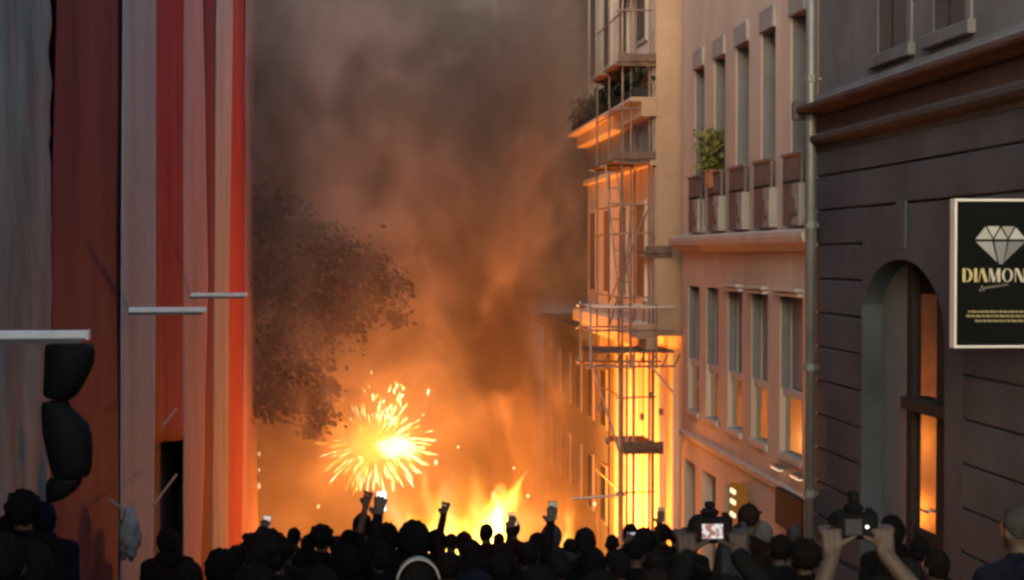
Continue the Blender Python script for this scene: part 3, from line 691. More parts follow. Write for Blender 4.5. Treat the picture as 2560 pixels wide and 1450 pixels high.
POSE = {   # elbow, wrist, hand direction for right (x>0) and left
    'down': (((.25, -.03, 1.13), (.26, .06, .90), (0, .15, -1)), ((-.25, -.03, 1.13), (-.26, .06, .90), (0, .15, -1))),
    'pocket': (((.28, -.09, 1.15), (.19, .09, .98), (-.4, .5, -.6)), ((-.28, -.09, 1.15), (-.19, .09, .98), (.4, .5, -.6))),
    'phone_r': (((.30, .12, 1.50), (.25, .22, 1.76), (-.15, .15, 1)), ((-.25, -.03, 1.13), (-.26, .06, .90), (0, .15, -1))),
    'phone_l': (((.25, -.03, 1.13), (.26, .06, .90), (0, .15, -1)), ((-.30, .12, 1.50), (-.25, .22, 1.76), (.15, .15, 1))),
    'both_face': (((.30, .18, 1.26), (.10, .36, 1.52), (-.5, .3, .8)), ((-.30, .18, 1.26), (-.10, .36, 1.52), (.5, .3, .8))),
    'both_high': (((.27, .08, 1.58), (.100, .21, 1.80), (-.03, .3, 1)), ((-.22, .10, 1.57), (-.100, .21, 1.80), (.03, .3, 1))),
    'arm_r': (((.27, .02, 1.66), (.20, .06, 1.92), (-.25, .1, 1)), ((-.28, -.09, 1.15), (-.19, .09, .98), (.4, .5, -.6))),
    'arm_l': (((.28, -.09, 1.15), (.19, .09, .98), (-.4, .5, -.6)), ((-.27, .02, 1.66), (-.20, .06, 1.92), (.25, .1, 1))),
}
GRIP = {'phone_r': (.225, .265, 1.87), 'phone_l': (-.225, .265, 1.87), 'both_face': (0, .42, 1.62), 'both_high': (0, .27, 1.89)}
BODY = {}
def body_mesh(pose, bare=False, bulk=1.0, voxel=.0125):
    key = (pose, bare, bulk)
    if pose == 'both_high': voxel = .0072
    if key in BODY: return BODY[key]
    prims = []
    def el(c, r, t): prims.append(('e', Vector(c), r, t))
    def cp(a, b, ra, rb, t): prims.append(('c', Vector(a), Vector(b), ra, rb, t))
    el((0, .015, 1.635), (.075, .097, .115), 0); el((0, .05, 1.575), (.056, .055, .058), 0); el((0, .115, 1.615), (.016, .022, .024), 0)
    el((0, .1, 1.655), (.05, .018, .012), 0); el((0, .1, 1.568), (.026, .014, .012), 0)
    for s in (-1, 1): el((s * .078, .0, 1.625), (.014, .026, .034), 0)
    cp((0, -.01, 1.57), (0, -.02, 1.44), .056, .062, 0)
    B = bulk
    el((0, -.01, 1.29), (.185 * B, .125 * B, .2), 1); cp((-.165 * B, -.015, 1.405), (.165 * B, -.015, 1.405), .075, .075, 1)
    for s in (-1, 1): cp((s * .03, -.02, 1.475), (s * .14, -.02, 1.42), .05, .065, 1)
    el((0, 0, 1.08), (.165 * B, .125 * B, .2), 1); el((0, 0, .94), (.18 * B, .135 * B, .13), 1)
    el((0, -.03, 1.49), (.092, .085, .045), 1); el((0, -.10, 1.45), (.11, .06, .07), 1)       # collar and folded hood
    for s in (-1, 1):
        cp((s * .09, 0, .9), (s * .1, .015, .5), .09, .063, 2); cp((s * .1, .015, .5), (s * .1, -.02, .11), .063, .046, 2)
        cp((s * .1, -.035, .048), (s * .115, .15, .036), .048, .038, 3)
    for s, (E_, W_, D_) in ((1, POSE[pose][0]), (-1, POSE[pose][1])):
        S_ = Vector((s * .20 * B, -.015, 1.40)); E_ = Vector(E_); W_ = Vector(W_); D_ = Vector(D_).normalized()
        cp(S_, E_, .064, .052, 1)
        cp(E_, W_, .048 if not bare else .042, .038 if not bare else .029, 0 if bare else 1)
        nrm = Vector((0, 1, 0)); nrm = (nrm - D_ * nrm.dot(D_))
        if nrm.length < .2: nrm = Vector((-s, 0, 0)) - D_ * (-s * D_.x)
        nrm.normalize(); sd_ = D_.cross(nrm).normalized() * (-s if abs(D_.z) < 2 else 1)
        for o in (-.022, 0, .022): cp(W_ + sd_ * o * .8 + D_ * .01, W_ + D_ * .085 + sd_ * o * 1.1, .017, .016, 0)
        for q, o in enumerate((-.039, -.013, .013, .039)):
            Ln = (.058, .075, .07, .06)[q]; b0 = W_ + D_ * .088 + sd_ * o * .95; b1 = b0 + (D_ + sd_ * o * 4).normalized() * Ln * .55; b2 = b1 + (D_ * .75 + nrm * .55 + sd_ * o * 4).normalized() * Ln * .55
            if pose == 'both_high': inn = Vector((-s, 0, 0)); b1 = b0 + (D_ * .45 + nrm * .8 + inn * .1 + sd_ * o * 2).normalized() * Ln * .6; b2 = b1 + (nrm * .6 + inn * .8 + D_ * .1).normalized() * Ln * .6
            cp(b0, b1, .0098, .0092, 0); cp(b1, b2, .0092, .0082, 0)
        t0 = W_ + D_ * .025 + sd_ * .03; t1 = t0 + (D_ * .5 + sd_ * .7 + nrm * .3).normalized() * .042; t2 = t1 + (D_ * .9 + nrm * .35).normalized() * .035
        if pose == 'both_high': t0 = W_ + D_ * .035 + Vector((-s * .022, 0, 0)); t1 = t0 + Vector((-s * .03, -.012, .022)); t2 = t1 + Vector((-s * .028, .0, .012))
        cp(t0, t1, .014, .012, 0); cp(t1, t2, .012, .0095, 0)
    m = MB()
    for p in prims:
        if p[0] == 'e': m.ell(p[1], p[2], 14, 10)
        else: cap_mesh(m, p[1], p[2], p[3], p[4])
    o = m.build('body_source', MATS['dark_wall'])
    md = o.modifiers.new('r', 'REMESH'); md.mode = 'VOXEL'; md.voxel_size = voxel
    ms = o.modifiers.new('s', 'SMOOTH'); ms.factor = .45; ms.iterations = 2
    dg = bpy.context.evaluated_depsgraph_get(); me = bpy.data.meshes.new_from_object(o.evaluated_get(dg)); me.name = 'person'
    bpy.data.objects.remove(o)
    me.materials.clear()
    nP = len(me.polygons); ce = np.empty(nP * 3, np.float32); me.polygons.foreach_get('center', ce); ce = ce.reshape(-1, 3)
    best = np.full(nP, 1e9); idx = np.zeros(nP, np.int32)
    for p in prims:
        if p[0] == 'e':
            r_ = np.array(p[2]); d = (np.linalg.norm((ce - np.array(p[1])) / r_, axis=1) - 1) * r_.min(); t = p[3]
        else:
            a, b = np.array(p[1]), np.array(p[2]); ab = b - a; u = np.clip(((ce - a) @ ab) / max(1e-9, ab @ ab), 0, 1)
            d = np.linalg.norm(ce - (a + u[:, None] * ab), axis=1) - (p[3] + (p[4] - p[3]) * u); t = p[5]
        k = d < best; best[k] = d[k]; idx[k] = t
    me.polygons.foreach_set('material_index', idx); me.polygons.foreach_set('use_smooth', np.ones(nP, bool))
    for q in range(4): me.materials.append(MATS['dark_wall'])
    BODY[key] = me; return me
def nfn(base, amp, front=.55, s_=0):
    def f(d):
        k = 1 + amp * mnoise.noise(d * 4 + Vector((s_, 0, 0))) + amp * .6 * mnoise.noise(d * 11 + Vector((0, s_, 0)))
        if d.y > .35 and d.z < .45: k *= 1 - (1 - front) * min(1, (d.y - .35) * 3)
        return k * base
    return f
HAIR = {}
def hair_mesh(t):
    if t in HAIR: return HAIR[t]
    m = MB(); nm = 'hair'
    if t == 'short': m.ell((0, -.008, 1.662), (.086, .104, .108), 34, 24, nfn(1, .13))
    elif t == 'curly': m.ell((0, -.015, 1.672), (.108, .118, .115), 36, 26, nfn(1, .26, s_=3))
    elif t == 'afro': m.ell((0, -.02, 1.675), (.135, .135, .135), 38, 28, nfn(1, .22, s_=5))
    elif t == 'long': m.ell((0, -.012, 1.66), (.092, .108, .112), 32, 22, nfn(1, .12, s_=2)); m.ell((0, -.075, 1.50), (.10, .05, .19), 18, 14, nfn(1, .12, 1, 4))
    elif t == 'bun': m.ell((0, -.01, 1.66), (.085, .104, .106), 24, 16, nfn(1, .04, s_=6)); m.ell((0, -.06, 1.785), (.05, .05, .045), 14, 10, nfn(1, .12, 1, 2))
    elif t == 'hood': nm = 'hood'; m.ell((0, -.02, 1.645), (.112, .13, .142), 30, 22, nfn(1, .11, .6, 7)); m.ell((0, -.045, 1.485), (.13, .10, .075), 20, 12, nfn(1, .08, 1, 8))
    elif t == 'cap':
        nm = 'cap'; m.ell((0, -.005, 1.675), (.088, .108, .098), 24, 16, nfn(1, .02)); m.ell((0, .13, 1.685), (.075, .075, .012), 16, 8); m.tube((0, 0, 1.765), (0, 0, 1.782), .012)
    elif t == 'capback':
        nm = 'cap'; m.ell((0, -.005, 1.675), (.088, .108, .098), 24, 16, nfn(1, .02)); m.ell((0, -.13, 1.665), (.07, .06, .012), 16, 8)
    elif t == 'beanie': nm = 'beanie'; m.ell((0, -.01, 1.68), (.09, .108, .112), 24, 16, nfn(1, .04, s_=9)); m.tube((0, -.006, 1.625), (0, -.008, 1.665), .104, .102, 22)
    o = m.build(nm, MATS['dark_wall'], None, True); me = o.data; bpy.data.objects.remove(o); HAIR[t] = (nm, me); return HAIR[t]
SKIN = [mat('skin_a', (.062, .045, .036), .6, .08, 8, spec=.3), mat('skin_b', (.06, .038, .028), .6, .08, 8, spec=.3), mat('skin_c', (.03, .02, .015), .6, .08, 8, spec=.3)]
CL = {k: mat('cloth_' + k, c, .9, .25, 5, .35, spec=.05, bscale=30) for k, c in dict(black=(.006, .006, .0065), char=(.009, .009, .010), navy=(.006, .008, .016), brown=(.014, .009, .007), wine=(.018, .006, .007), olive=(.011, .011, .007),
      grey=(.04, .04, .044), pale=(.11, .11, .11), blue=(.03, .037, .052), tan=(.05, .035, .026)).items()}
HM = dict(black=mat('hair_black', (.008, .007, .007), .9, .3, 30, .6, bscale=90, spec=.08), brown=mat('hair_brown', (.02, .013, .010), .9, .3, 30, .6, bscale=90, spec=.08))
M_SHOE = mat('shoe_black', (.02, .02, .02), .6, .1, 5)
PEOPLE = []
def person(px, ytop, Y, pose='down', hair='short', top='black', label='', group=None, rot=0, skin=0, legs='char', hcol=None, bare=False, bulk=1.0, base=None, fixed=None):
    p = at(px, ytop, Y=Y); g0 = base if base is not None else gz(Y) + (.13 if p.x > 5.0 else 0)
    hh = {'short': 1.772, 'curly': 1.79, 'afro': 1.815, 'hood': 1.79, 'long': 1.775, 'bun': 1.825, 'cap': 1.78, 'capback': 1.78, 'beanie': 1.795}[hair]
    s = (p.z - g0) / hh if fixed is None else fixed
    s = max(.84, min(1.10, s))
    o = bpy.data.objects.new('person', body_mesh(pose, bare, bulk)); COL.objects.link(o)
    for i, m in enumerate((SKIN[skin], CL[top], CL[legs], M_SHOE)):
        o.material_slots[i].link = 'OBJECT'; o.material_slots[i].material = m
    o.location = (p.x, Y, g0); o.rotation_euler = (0, 0, R(rot)); o.scale = (s * rnd.uniform(.97, 1.04), s, s)
    nm, me = hair_mesh(hair); h = bpy.data.objects.new(nm, me); COL.objects.link(h); h.parent = o
    h.material_slots[0].link = 'OBJECT'; h.material_slots[0].material = HM[hcol or 'black'] if nm == 'hair' else CL[hcol or top]
    tag(o, label, 'person', group); o['k'] = 0; del o['k']
    PEOPLE.append(o); return o
def wpt(o, p):
    return Matrix.LocRotScale(o.location, o.rotation_euler.to_quaternion(), o.scale) @ Vector(p)
M_PHONE = mat('phone_black', (.008, .008, .009), .5, .05, 5)
def phone(o, pose, label, col, e, land=False, tilt=0, group=None, name='smartphone'):
    g_ = wpt(o, GRIP[pose]); r = empty(name, g_, label, 'phone', group); r.rotation_euler = (R(-12), R(tilt), o.rotation_euler.z)
    a, b = (.078, .038) if land else (.038, .078)
    q = MB().bbox(-a, a, -.0045, .0045, -b, b, .004).build('case', M_PHONE); q.parent = r
    q = MB().box(-a + .004, a - .004, -.0062, -.0047, -b + .006, b - .006).build('screen', emit('screen_%g_%g_%g' % (col[0], col[1], e), col, e)); q.parent = r
    q = MB().ell((a - .014, .006, b - .016), (.007, .003, .007), 10, 6).build('lens', M_PHONE); q.parent = r
    return r
G1 = 'packed crowd watching the fire'
LB = {'short': 'short-haired person in the packed crowd, dark back turned', 'hood': 'person with hood up in the packed crowd, back turned', 'curly': 'curly-haired person in the packed crowd, dark back turned',
      'cap': 'person in a dark peaked cap in the packed crowd, back turned', 'capback': 'person with cap worn backwards in the packed crowd', 'beanie': 'person in a knitted beanie in the packed crowd, back turned',
      'long': 'long-haired person in the packed crowd, dark back turned', 'bun': 'person with hair tied in a top bun in the packed crowd', 'afro': 'person with a big round afro in the packed crowd'}
# back and middle rows: (px, top y, distance, hair, jacket)
rows = [(735, 1318, 20, 'short', 'brown'), (805, 1309, 15.5, 'curly', 'black'), (872, 1322, 17.5, 'beanie', 'black'), (907, 1282, 15.5, 'short', 'black'),
        (1090, 1322, 16.5, 'hood', 'black'), (1128, 1332, 19, 'capback', 'brown'), (1215, 1308, 19.5, 'short', 'wine'), (1247, 1330, 21, 'cap', 'brown'),
        (1281, 1296, 19, 'short', 'wine'), (1378, 1308, 17, 'hood', 'blue'), (1425, 1345, 18, 'long', 'olive'), (1530, 1335, 19, 'beanie', 'brown'), (1575, 1308, 18, 'short', 'brown'),
        (1655, 1308, 19, 'curly', 'wine'), (1688, 1322, 21, 'short', 'tan'), (770, 1336, 18, 'long', 'olive'), (1010, 1330, 18, 'bun', 'black'), (845, 1338, 20, 'hood', 'brown'),
        (590, 1362, 13, 'short', 'wine'), (550, 1368, 10.4, 'hood', 'black'), (690, 1352, 12, 'cap', 'black'), (1175, 1345, 13, 'long', 'brown'), (1320, 1352, 12.5, 'short', 'black'),
        (1480, 1365, 12, 'hood', 'black'), (1590, 1345, 13, 'cap', 'black'), (870, 1362, 12, 'hood', 'black'), (955, 1352, 11.5, 'beanie', 'black'), (1120, 1378, 11, 'short', 'black'),
        (1250, 1380, 11, 'curly', 'black'), (1395, 1372, 11, 'beanie', 'char'), (1545, 1375, 10.6, 'short', 'brown'), (1640, 1372, 11, 'long', 'wine'), (1720, 1345, 14, 'short', 'black'),
        (1905, 1300, 16, 'hood', 'pale'), (1950, 1335, 12, 'short', 'char'), (2010, 1345, 11, 'curly', 'black'), (2228, 1286, 14, 'hood', 'black'), (2300, 1338, 12, 'beanie', 'black'), (2340, 1372, 10, 'short', 'black'),
        (1985, 1310, 17, 'cap', 'grey'), (2270, 1392, 9, 'cap', 'char'), (470, 1400, 9.5, 'short', 'black'), (418, 1318, 17, 'hood', 'brown'), (20, 1285, 10.6, 'beanie', 'black'), (58, 1222, 10.2, 'curly', 'black'),
        (108, 1268, 11.2, 'hood', 'navy'), (5, 1330, 7, 'short', 'black'), (75, 1345, 7.2, 'hood', 'black')]
# near row filling the bottom of the frame
rows += [(640, 1405, 8.6, 'curly', 'black'), (800, 1408, 8.0, 'hood', 'black'), (1190, 1420, 8.0, 'hood', 'navy'), (1340, 1412, 8.0, 'curly', 'black'), (1500, 1420, 7.6, 'hood', 'black'), (1640, 1420, 8, 'hood', 'brown'), (1870, 1395, 8.2, 'hood', 'char')]
for i, (px, yt, Y, hr, tp_) in enumerate(rows):
    person(px, yt, Y, base=(gz(10) + .365 if px < 115 and Y > 9.7 else None), pose=rnd.choice(('down', 'pocket')), hair=hr, top=tp_, label=LB[hr], group=G1 + ', ' + hr, rot=rnd.uniform(-25, 25), skin=rnd.choice((0, 1, 2)), legs=rnd.choice(('char', 'navy', 'black')), hcol=None, bulk=rnd.choice((1.08, 1.22)))
# people one can single out
P_ = person(660, 1318, 10, 'down', 'afro', 'black', 'broad person with a big rounded head of hair next to the end of the tarp', rot=8, bulk=1.12)
a_ = person(714, 1345, 15, 'phone_l', 'short', 'brown', 'person raising a lit phone in one hand beside the round-haired onlooker', rot=-6); phone(a_, 'phone_l', 'raised phone with a pale glowing screen near the end of the tarp', (1, .82, .7), .25, tilt=8)
a_ = person(968, 1304, 15, 'arm_l', 'hood', 'black', 'hooded person stretching one bare arm straight up below the firework', rot=4, bare=True, skin=1)
a_ = person(1035, 1297, 11.5, 'phone_l', 'hood', 'black', 'big hooded person holding up a bright white phone below the firework', bulk=1.12, rot=-3); phone(a_, 'phone_l', 'small phone with a brilliant white screen held over the big hooded person', (1, .93, .85), .9)
a_ = person(1160, 1326, 15.5, 'arm_l', 'cap', 'wine', 'person in a cap waving an open hand in front of the yellow flames', rot=10, skin=1)
a_ = person(1342, 1330, 16, 'phone_l', 'short', 'brown', 'person lifting a small phone to the right of the tall flame'); phone(a_, 'phone_l', 'small tilted phone lifted right of the tall flame', (1, .55, .3), .3, tilt=-20)
a_ = person(1462, 1318, 13, 'phone_l', 'short', 'black', 'wide-shouldered person holding a phone up beside the small ragged fire', bulk=1.12); phone(a_, 'phone_l', 'phone with a greenish glowing screen beside the small ragged fire', (.8, .85, .6), .12)
a_ = person(1610, 1316, 16, 'both_face', 'hood', 'char', 'hooded person filming with both hands under the scaffold', rot=5); phone(a_, 'both_face', 'sideways phone held in two hands under the scaffold', (.9, .9, .95), .2, True)
a_ = person(1712, 1318, 16.5, 'phone_l', 'short', 'olive', 'person holding a dark phone high against the lit shopfront', rot=-4, skin=0); phone(a_, 'phone_l', 'dark phone held high against the lit shopfront', (1, .6, .45), .1)
a_ = person(1872, 1250, 13.5, 'down', 'cap', 'brown', 'tall person in a flat cap standing before the cream wall', rot=-30)
a_ = person(2548, 1258, 8.8, 'pocket', 'capback', 'navy', 'person in a navy jacket and grey cap standing by the rusticated wall', rot=15, hcol='grey', bulk=1.12)
a_ = person(1045, 1392, 7.3, 'down', 'short', 'black', 'dark-haired person wearing a pale headband over the crown')
s_ = a_.scale.z; hb = MB()
for k in range(24):
    t0, t1 = math.pi * (.06 + .88 * k / 24), math.pi * (.06 + .88 * (k + 1) / 24)
    q = lambda t, r_: Vector((r_ * 1.02 * math.cos(t), -.03, 1.655 + (r_ + .018) * math.sin(t)))
    for yy in (0,):
        A0, A1 = q(t0, .094), q(t1, .094); B0, B1 = q(t0, .102), q(t1, .102)
        w_ = .012 + .02 * math.sin((t0 + t1) / 2)
        vs = []
        for v in (A0, A1, B1, B0): vs += [v + Vector((0, -w_, 0)), v + Vector((0, w_, 0))]
        hb.add(vs, [(0, 2, 4, 6), (1, 7, 5, 3), (0, 1, 3, 2), (4, 5, 7, 6)])
h = hb.build('headband', mat('pale_band', (.3, .3, .3), .6, .1, 8)); h.parent = a_
# photographers holding cameras over their heads
M_CAM = mat('camera_black', (.006, .006, .007), .75, .1, 10, .2, spec=.06)
def dslr(g_, rz, label, lit):
    r = empty('camera', g_, label, 'camera'); r.rotation_euler = (R(-6), 0, rz)
    def part(mb, nm, m, sm_=False): o = mb.build(nm, m, None, sm_); o.parent = r; return o
    part(MB().bbox(-.072, .072, -.03, .03, -.05, .045, .012), 'body', M_CAM)
    part(MB().bbox(-.03, .03, -.035, .04, .0455, .075, .012), 'viewfinder_hump', M_CAM)
    part(MB().bbox(.045, .078, -.034, .05, -.05, .05, .012), 'hand_grip', M_CAM)
    part(MB().tube((0, .03, 0), (0, .10, 0), .036, .04, 18).tube((0, .10, 0), (0, .17, 0), .042, .046, 18), 'lens', M_CAM, True)
    part(MB().bbox(-.016, .016, -.02, .02, .0755, .12 if not lit else .10, .006), 'hot_shoe_unit', M_CAM)
    part(MB().tube((.055, 0, .05), (.055, 0, .06), .012, n=12), 'mode_dial', M_CAM)
    part(MB().path([(-.072, 0, .03), (-.10, -.03, -.04), (-.07, -.06, -.12), (-.0, -.06, -.15)], [.006] * 4, 6), 'strap', M_CAM)
    if lit:
        part(MB().bbox(-.042, .042, -.040, -.0305, -.036, .026, .003), 'screen_bezel', M_CAM)
        part(MB().box(-.038, .038, -.0425, -.0403, -.031, .021), 'screen', MATS['lcd'])
    else:
        part(MB().ell((.036, -.034, -.005), (.007, .005, .006), 10, 6), 'status_light', emit('white_led', (.9, .95, 1), .8))
        part(MB().bbox(-.045, .02, -.034, -.0305, -.035, .025, .003), 'screen', M_PHONE)
    return r
lm_ = bpy.data.materials.new('lcd'); lm_.use_nodes = True; n = lm_.node_tree.nodes; l = lm_.node_tree.links; n.remove(n['Principled BSDF'])
e = n.new('ShaderNodeEmission'); tcn = n.new('ShaderNodeTexCoord'); nzn = n.new('ShaderNodeTexNoise'); nzn.inputs['Scale'].default_value = 45; nzn.inputs['Detail'].default_value = 2
rp = n.new('ShaderNodeValToRGB'); rp.color_ramp.elements[0].position = .42; rp.color_ramp.elements[1].position = .54
rp.color_ramp.elements[0].color = (.45, .2, .16, 1); rp.color_ramp.elements[1].color = (.95, .88, .85, 1)
l.new(tcn.outputs['Object'], nzn.inputs[0]); l.new(nzn.outputs['Fac'], rp.inputs[0]); l.new(rp.outputs[0], e.inputs[0]); e.inputs[1].default_value = .3
l.new(e.outputs[0], n['Material Output'].inputs['Surface']); MATS['lcd'] = lm_
def photographer(px, py, Y, label, top, bare, clabel, lit, rot=0, skin=0, hair='short'):
    c = at(px, py, Y=Y + .27); s = (c.z - gz(Y)) / 1.90
    o = person(px, 1450, Y, 'both_high', hair, top, label, fixed=s, bare=bare, rot=rot, skin=skin)
    gp = wpt(o, (0, .27, 1.90)); o.location.x += c.x - gp.x
    dslr(wpt(o, (0, .27, 1.90)), o.rotation_euler.z, clabel, lit); return o
photographer(1774, 1322, 5.4, 'photographer in black holding up a camera with a lit screen', 'black', False, 'black camera with a lit rear screen raised over the crowd', True, hair='hood', skin=2)
photographer(2134, 1312, 5.2, 'bare-armed photographer raising a black camera beside the rusticated wall', 'blue', True, 'black camera with a tiny white light raised in bare hands', False)
# blue-grey backpack on a near back
bk = at(1838, 1400, Y=7.4)
r = empty('backpack', (bk.x, 7.4, bk.z - .2), 'blue-grey backpack worn low in the crowd below the lit camera screen', 'backpack')
MB().bbox(bk.x - .07, bk.x + .07, 7.33, 7.5, bk.z - .25, bk.z + .1, .05).build('pack', CL['blue'], r)
MB().bbox(bk.x - .05, bk.x + .05, 7.29, 7.335, bk.z - .22, bk.z - .05, .02).build('pocket', CL['blue'], r)
for q in (-.05, .05): MB().path([(bk.x + q, 7.36, bk.z + .09), (bk.x + q, 7.45, bk.z + .16), (bk.x + q, 7.6, bk.z + .12)], [.015] * 3, 6).build('strap', CL['grey'], r)

# ================================================================== FIRE
FY = 43.0
fpos = at(1240, 1330, Y=FY)
# burning pallets under the flames
M_CHAR = mat('charred_wood', (.03, .022, .018), .9, .4, 6, .4)
for k, (dx, dy, rz, tilt, lab) in enumerate(((-.9, .3, .3, 0, 'charred wooden pallet lying flat under the broad flames'), (.3, .1, -.5, .9, 'charred wooden pallet propped upright in the tallest flame'), (1.3, -.3, 1.0, .5, 'charred wooden pallet leaning over at the edge of the fire'))):
    X, Y = fpos.x + dx, FY + dy
    r = empty('wooden_pallet', (X, Y, gz(Y) + .05 + .3 * abs(tilt)), lab, 'pallet', 'burning pallets')
    r.rotation_euler = (tilt, 0, rz)
    for q in range(6):
        o = MB().bbox(-.6, .6, -.42 + q * .16, -.31 + q * .16, .10, .125, .004).build('slat', M_CHAR); o.parent = r
    for q in (-.55, 0, .55):
        o = MB().bbox(q - .05, q + .05, -.42, .5, .0, .098, .004).build('bearer', M_CHAR); o.parent = r
def flame_mat(name, H, W, bend, seed, strength, hot):
    m = bpy.data.materials.new(name); m.use_nodes = True; n = m.node_tree.nodes; l = m.node_tree.links; n.remove(n['Principled BSDF'])
    def mth(op, a, b=None, clamp=False):
        k = n.new('ShaderNodeMath'); k.operation = op; k.use_clamp = clamp
        for i, v in enumerate((a, b)):
            if v is None: continue
            if isinstance(v, (int, float)): k.inputs[i].default_value = v
            else: l.new(v, k.inputs[i])
        return k.outputs[0]
    tc = n.new('ShaderNodeTexCoord'); sx = n.new('ShaderNodeSeparateXYZ'); l.new(tc.outputs['Object'], sx.inputs[0])
    mp = n.new('ShaderNodeMapping'); mp.inputs['Location'].default_value = (seed * 3.7, seed, 0); mp.inputs['Scale'].default_value = (1, 1, .55); l.new(tc.outputs['Object'], mp.inputs[0])
    nz = n.new('ShaderNodeTexNoise'); nz.inputs['Scale'].default_value = 1.3 / W; nz.inputs['Detail'].default_value = 3; l.new(mp.outputs[0], nz.inputs[0])
    sc = n.new('ShaderNodeSeparateColor'); l.new(nz.outputs['Color'], sc.inputs[0])
    h = mth('DIVIDE', sx.outputs['Z'], H, True)
    bx = mth('MULTIPLY', mth('POWER', h, 2.6), bend)
    ux = mth('DIVIDE', mth('SUBTRACT', mth('ADD', sx.outputs['X'], mth('MULTIPLY', mth('MULTIPLY', mth('SUBTRACT', sc.outputs[0], .5), h), W * 2.2)), bx), W)
    uy = mth('DIVIDE', mth('ADD', sx.outputs['Y'], mth('MULTIPLY', mth('MULTIPLY', mth('SUBTRACT', sc.outputs[1], .5), h), W * 1.6)), W)
    r = mth('SQRT', mth('ADD', mth('MULTIPLY', ux, ux), mth('MULTIPLY', uy, uy)))
    prof = mth('ADD', mth('MULTIPLY', mth('POWER', mth('SUBTRACT', 1, h), .8), .95), .02)
    v = mth('SUBTRACT', 1, mth('DIVIDE', r, prof), True)
    v = mth('MULTIPLY', v, mth('ADD', .45, mth('MULTIPLY', nz.outputs['Fac'], 1.1)), True)
    rp = n.new('ShaderNodeValToRGB'); e = rp.color_ramp.elements
    e[0].position = 0; e[0].color = (1, .22, .01, 1); e[1].position = 1; e[1].color = (1, .85, .45, 1)
    k = rp.color_ramp.elements.new(.35); k.color = (1, .50, .03, 1); k = rp.color_ramp.elements.new(.65); k.color = (1, .72, .09, 1)
    l.new(v, rp.inputs[0])
    em = n.new('ShaderNodeEmission'); l.new(rp.outputs[0], em.inputs[0]); l.new(mth('MULTIPLY', mth('POWER', v, hot), strength), em.inputs[1])
    l.new(em.outputs[0], n['Material Output'].inputs['Volume']); return m
FK = [0]
def fp(px, py, dy=0): return at(px, py, Y=FY + dy)
def flame(px, pyb, pyt, wpx, bendpx, strength, parent, dy=0, hot=1.4):
    FK[0] += 1; p0, p1 = fp(px, pyb, dy), fp(px, pyt, dy); H = p1.z - p0.z; W = wpx / F * (FY + dy); bd = bendpx / F * (FY + dy)
    m = flame_mat('flame_fire_%d' % FK[0], H, W, bd, FK[0] * 1.3, strength, hot)
    o = MB().box(-W * 1.6 + min(0, bd), W * 1.6 + max(0, bd), -W * 1.4, W * 1.4, 0, H).build('flame', m)
    o.location = p0 - parent.location; o.parent = parent; return o
fr_ = empty('bonfire', (fpos.x, FY, gz(FY)), 'tall yellow bonfire whose flame bends over to the side', 'fire')
flame(1236, 1400, 1168, 84, 84, 6.5, fr_, 0, 1.2); flame(1238, 1400, 1195, 46, 22, 9.0, fr_, -.1, 1.1); flame(1262, 1400, 1222, 46, 48, 2.0, fr_, .2, 1.1)
flame(1190, 1400, 1140, 130, -30, .42, fr_, .4, 1.0); flame(1300, 1400, 1185, 80, 10, .24, fr_, .3, 1.0); flame(1205, 1400, 1235, 60, -12, .9, fr_, .3, 1.1)  # the wide faint ones paint the glow around the fire
f2 = empty('bonfire', (fp(1060, 1400).x, FY + .8, gz(FY)), 'broad low yellow fire glowing behind the crowd under the firework', 'fire')
for k, (px, yt, wpx, bd, st) in enumerate(((1010, 1195, 110, -50, .4), (1070, 1165, 120, -20, .45), (1125, 1160, 110, 10, .45), (1040, 1265, 60, -12, 1.0), (1085, 1250, 70, 14, 1.1), (1135, 1255, 60, -8, 1.0), (1160, 1235, 50, 12, .8))):
    flame(px, 1400, yt, wpx, bd, st, f2, .8 + .06 * k, 1.1)  # widest, weakest ones here are painted glow as well
f3 = empty('bonfire', (fp(1420, 1400).x, FY, gz(FY)), 'small ragged fire low behind the crowd beside the tall flame', 'fire')
flame(1415, 1400, 1262, 46, 18, 1.0, f3, 0, 1.1); flame(1395, 1400, 1300, 30, -6, .8, f3, .2, 1.1)
f5 = empty('bonfire', (at(1395, 1400, Y=38.6).x, 38.6, gz(38.6)), 'unseen low fire set in mid street to light the scaffolded building', 'fire')  # hidden fire, placed here to brighten the ochre facade
flame(1395, 1440, 1345, 40, 6, 1.0, f5, -4.4, 1.2)
def lamp(name, loc, e, r_, parent, col=(1, .25, .03)):
    l_ = bpy.data.lights.new(name, 'POINT'); l_.energy = e; l_.color = col; l_.shadow_soft_size = r_
    o = bpy.data.objects.new(name, l_); COL.objects.link(o); off = Vector((0, 0, 0)); p = parent
    while p is not None: off += p.location; p = p.parent
    o.location = Vector(loc) - off; o.parent = parent; return o
lamp('flame_light', fp(1250, 1225, -.4), 85, .5, fr_)
lamp('flame_light', fp(1060, 1250, -.4), 65, .5, f2)
lamp('flame_light', fp(1425, 1290, -.4), 35, .3, f3)
lamp('flame_light', fp(1405, 1300, -4.4), 1450, .4, f5)  # strong fill from the hidden mid-street fire
f4 = empty('bonfire', (fp(790, 1400, -.5).x, FY - .5, gz(FY - .5)), 'unseen low fire added behind the crowd to spread the glow on the smoke', 'fire')  # hidden fire, added so the smoke is lit more evenly
flame(790, 1425, 1325, 60, 5, .7, f4, -.5, 1.2)
lamp('flame_light', fp(790, 1300, -.5), 100, .6, f4)  # fill light of the added fire

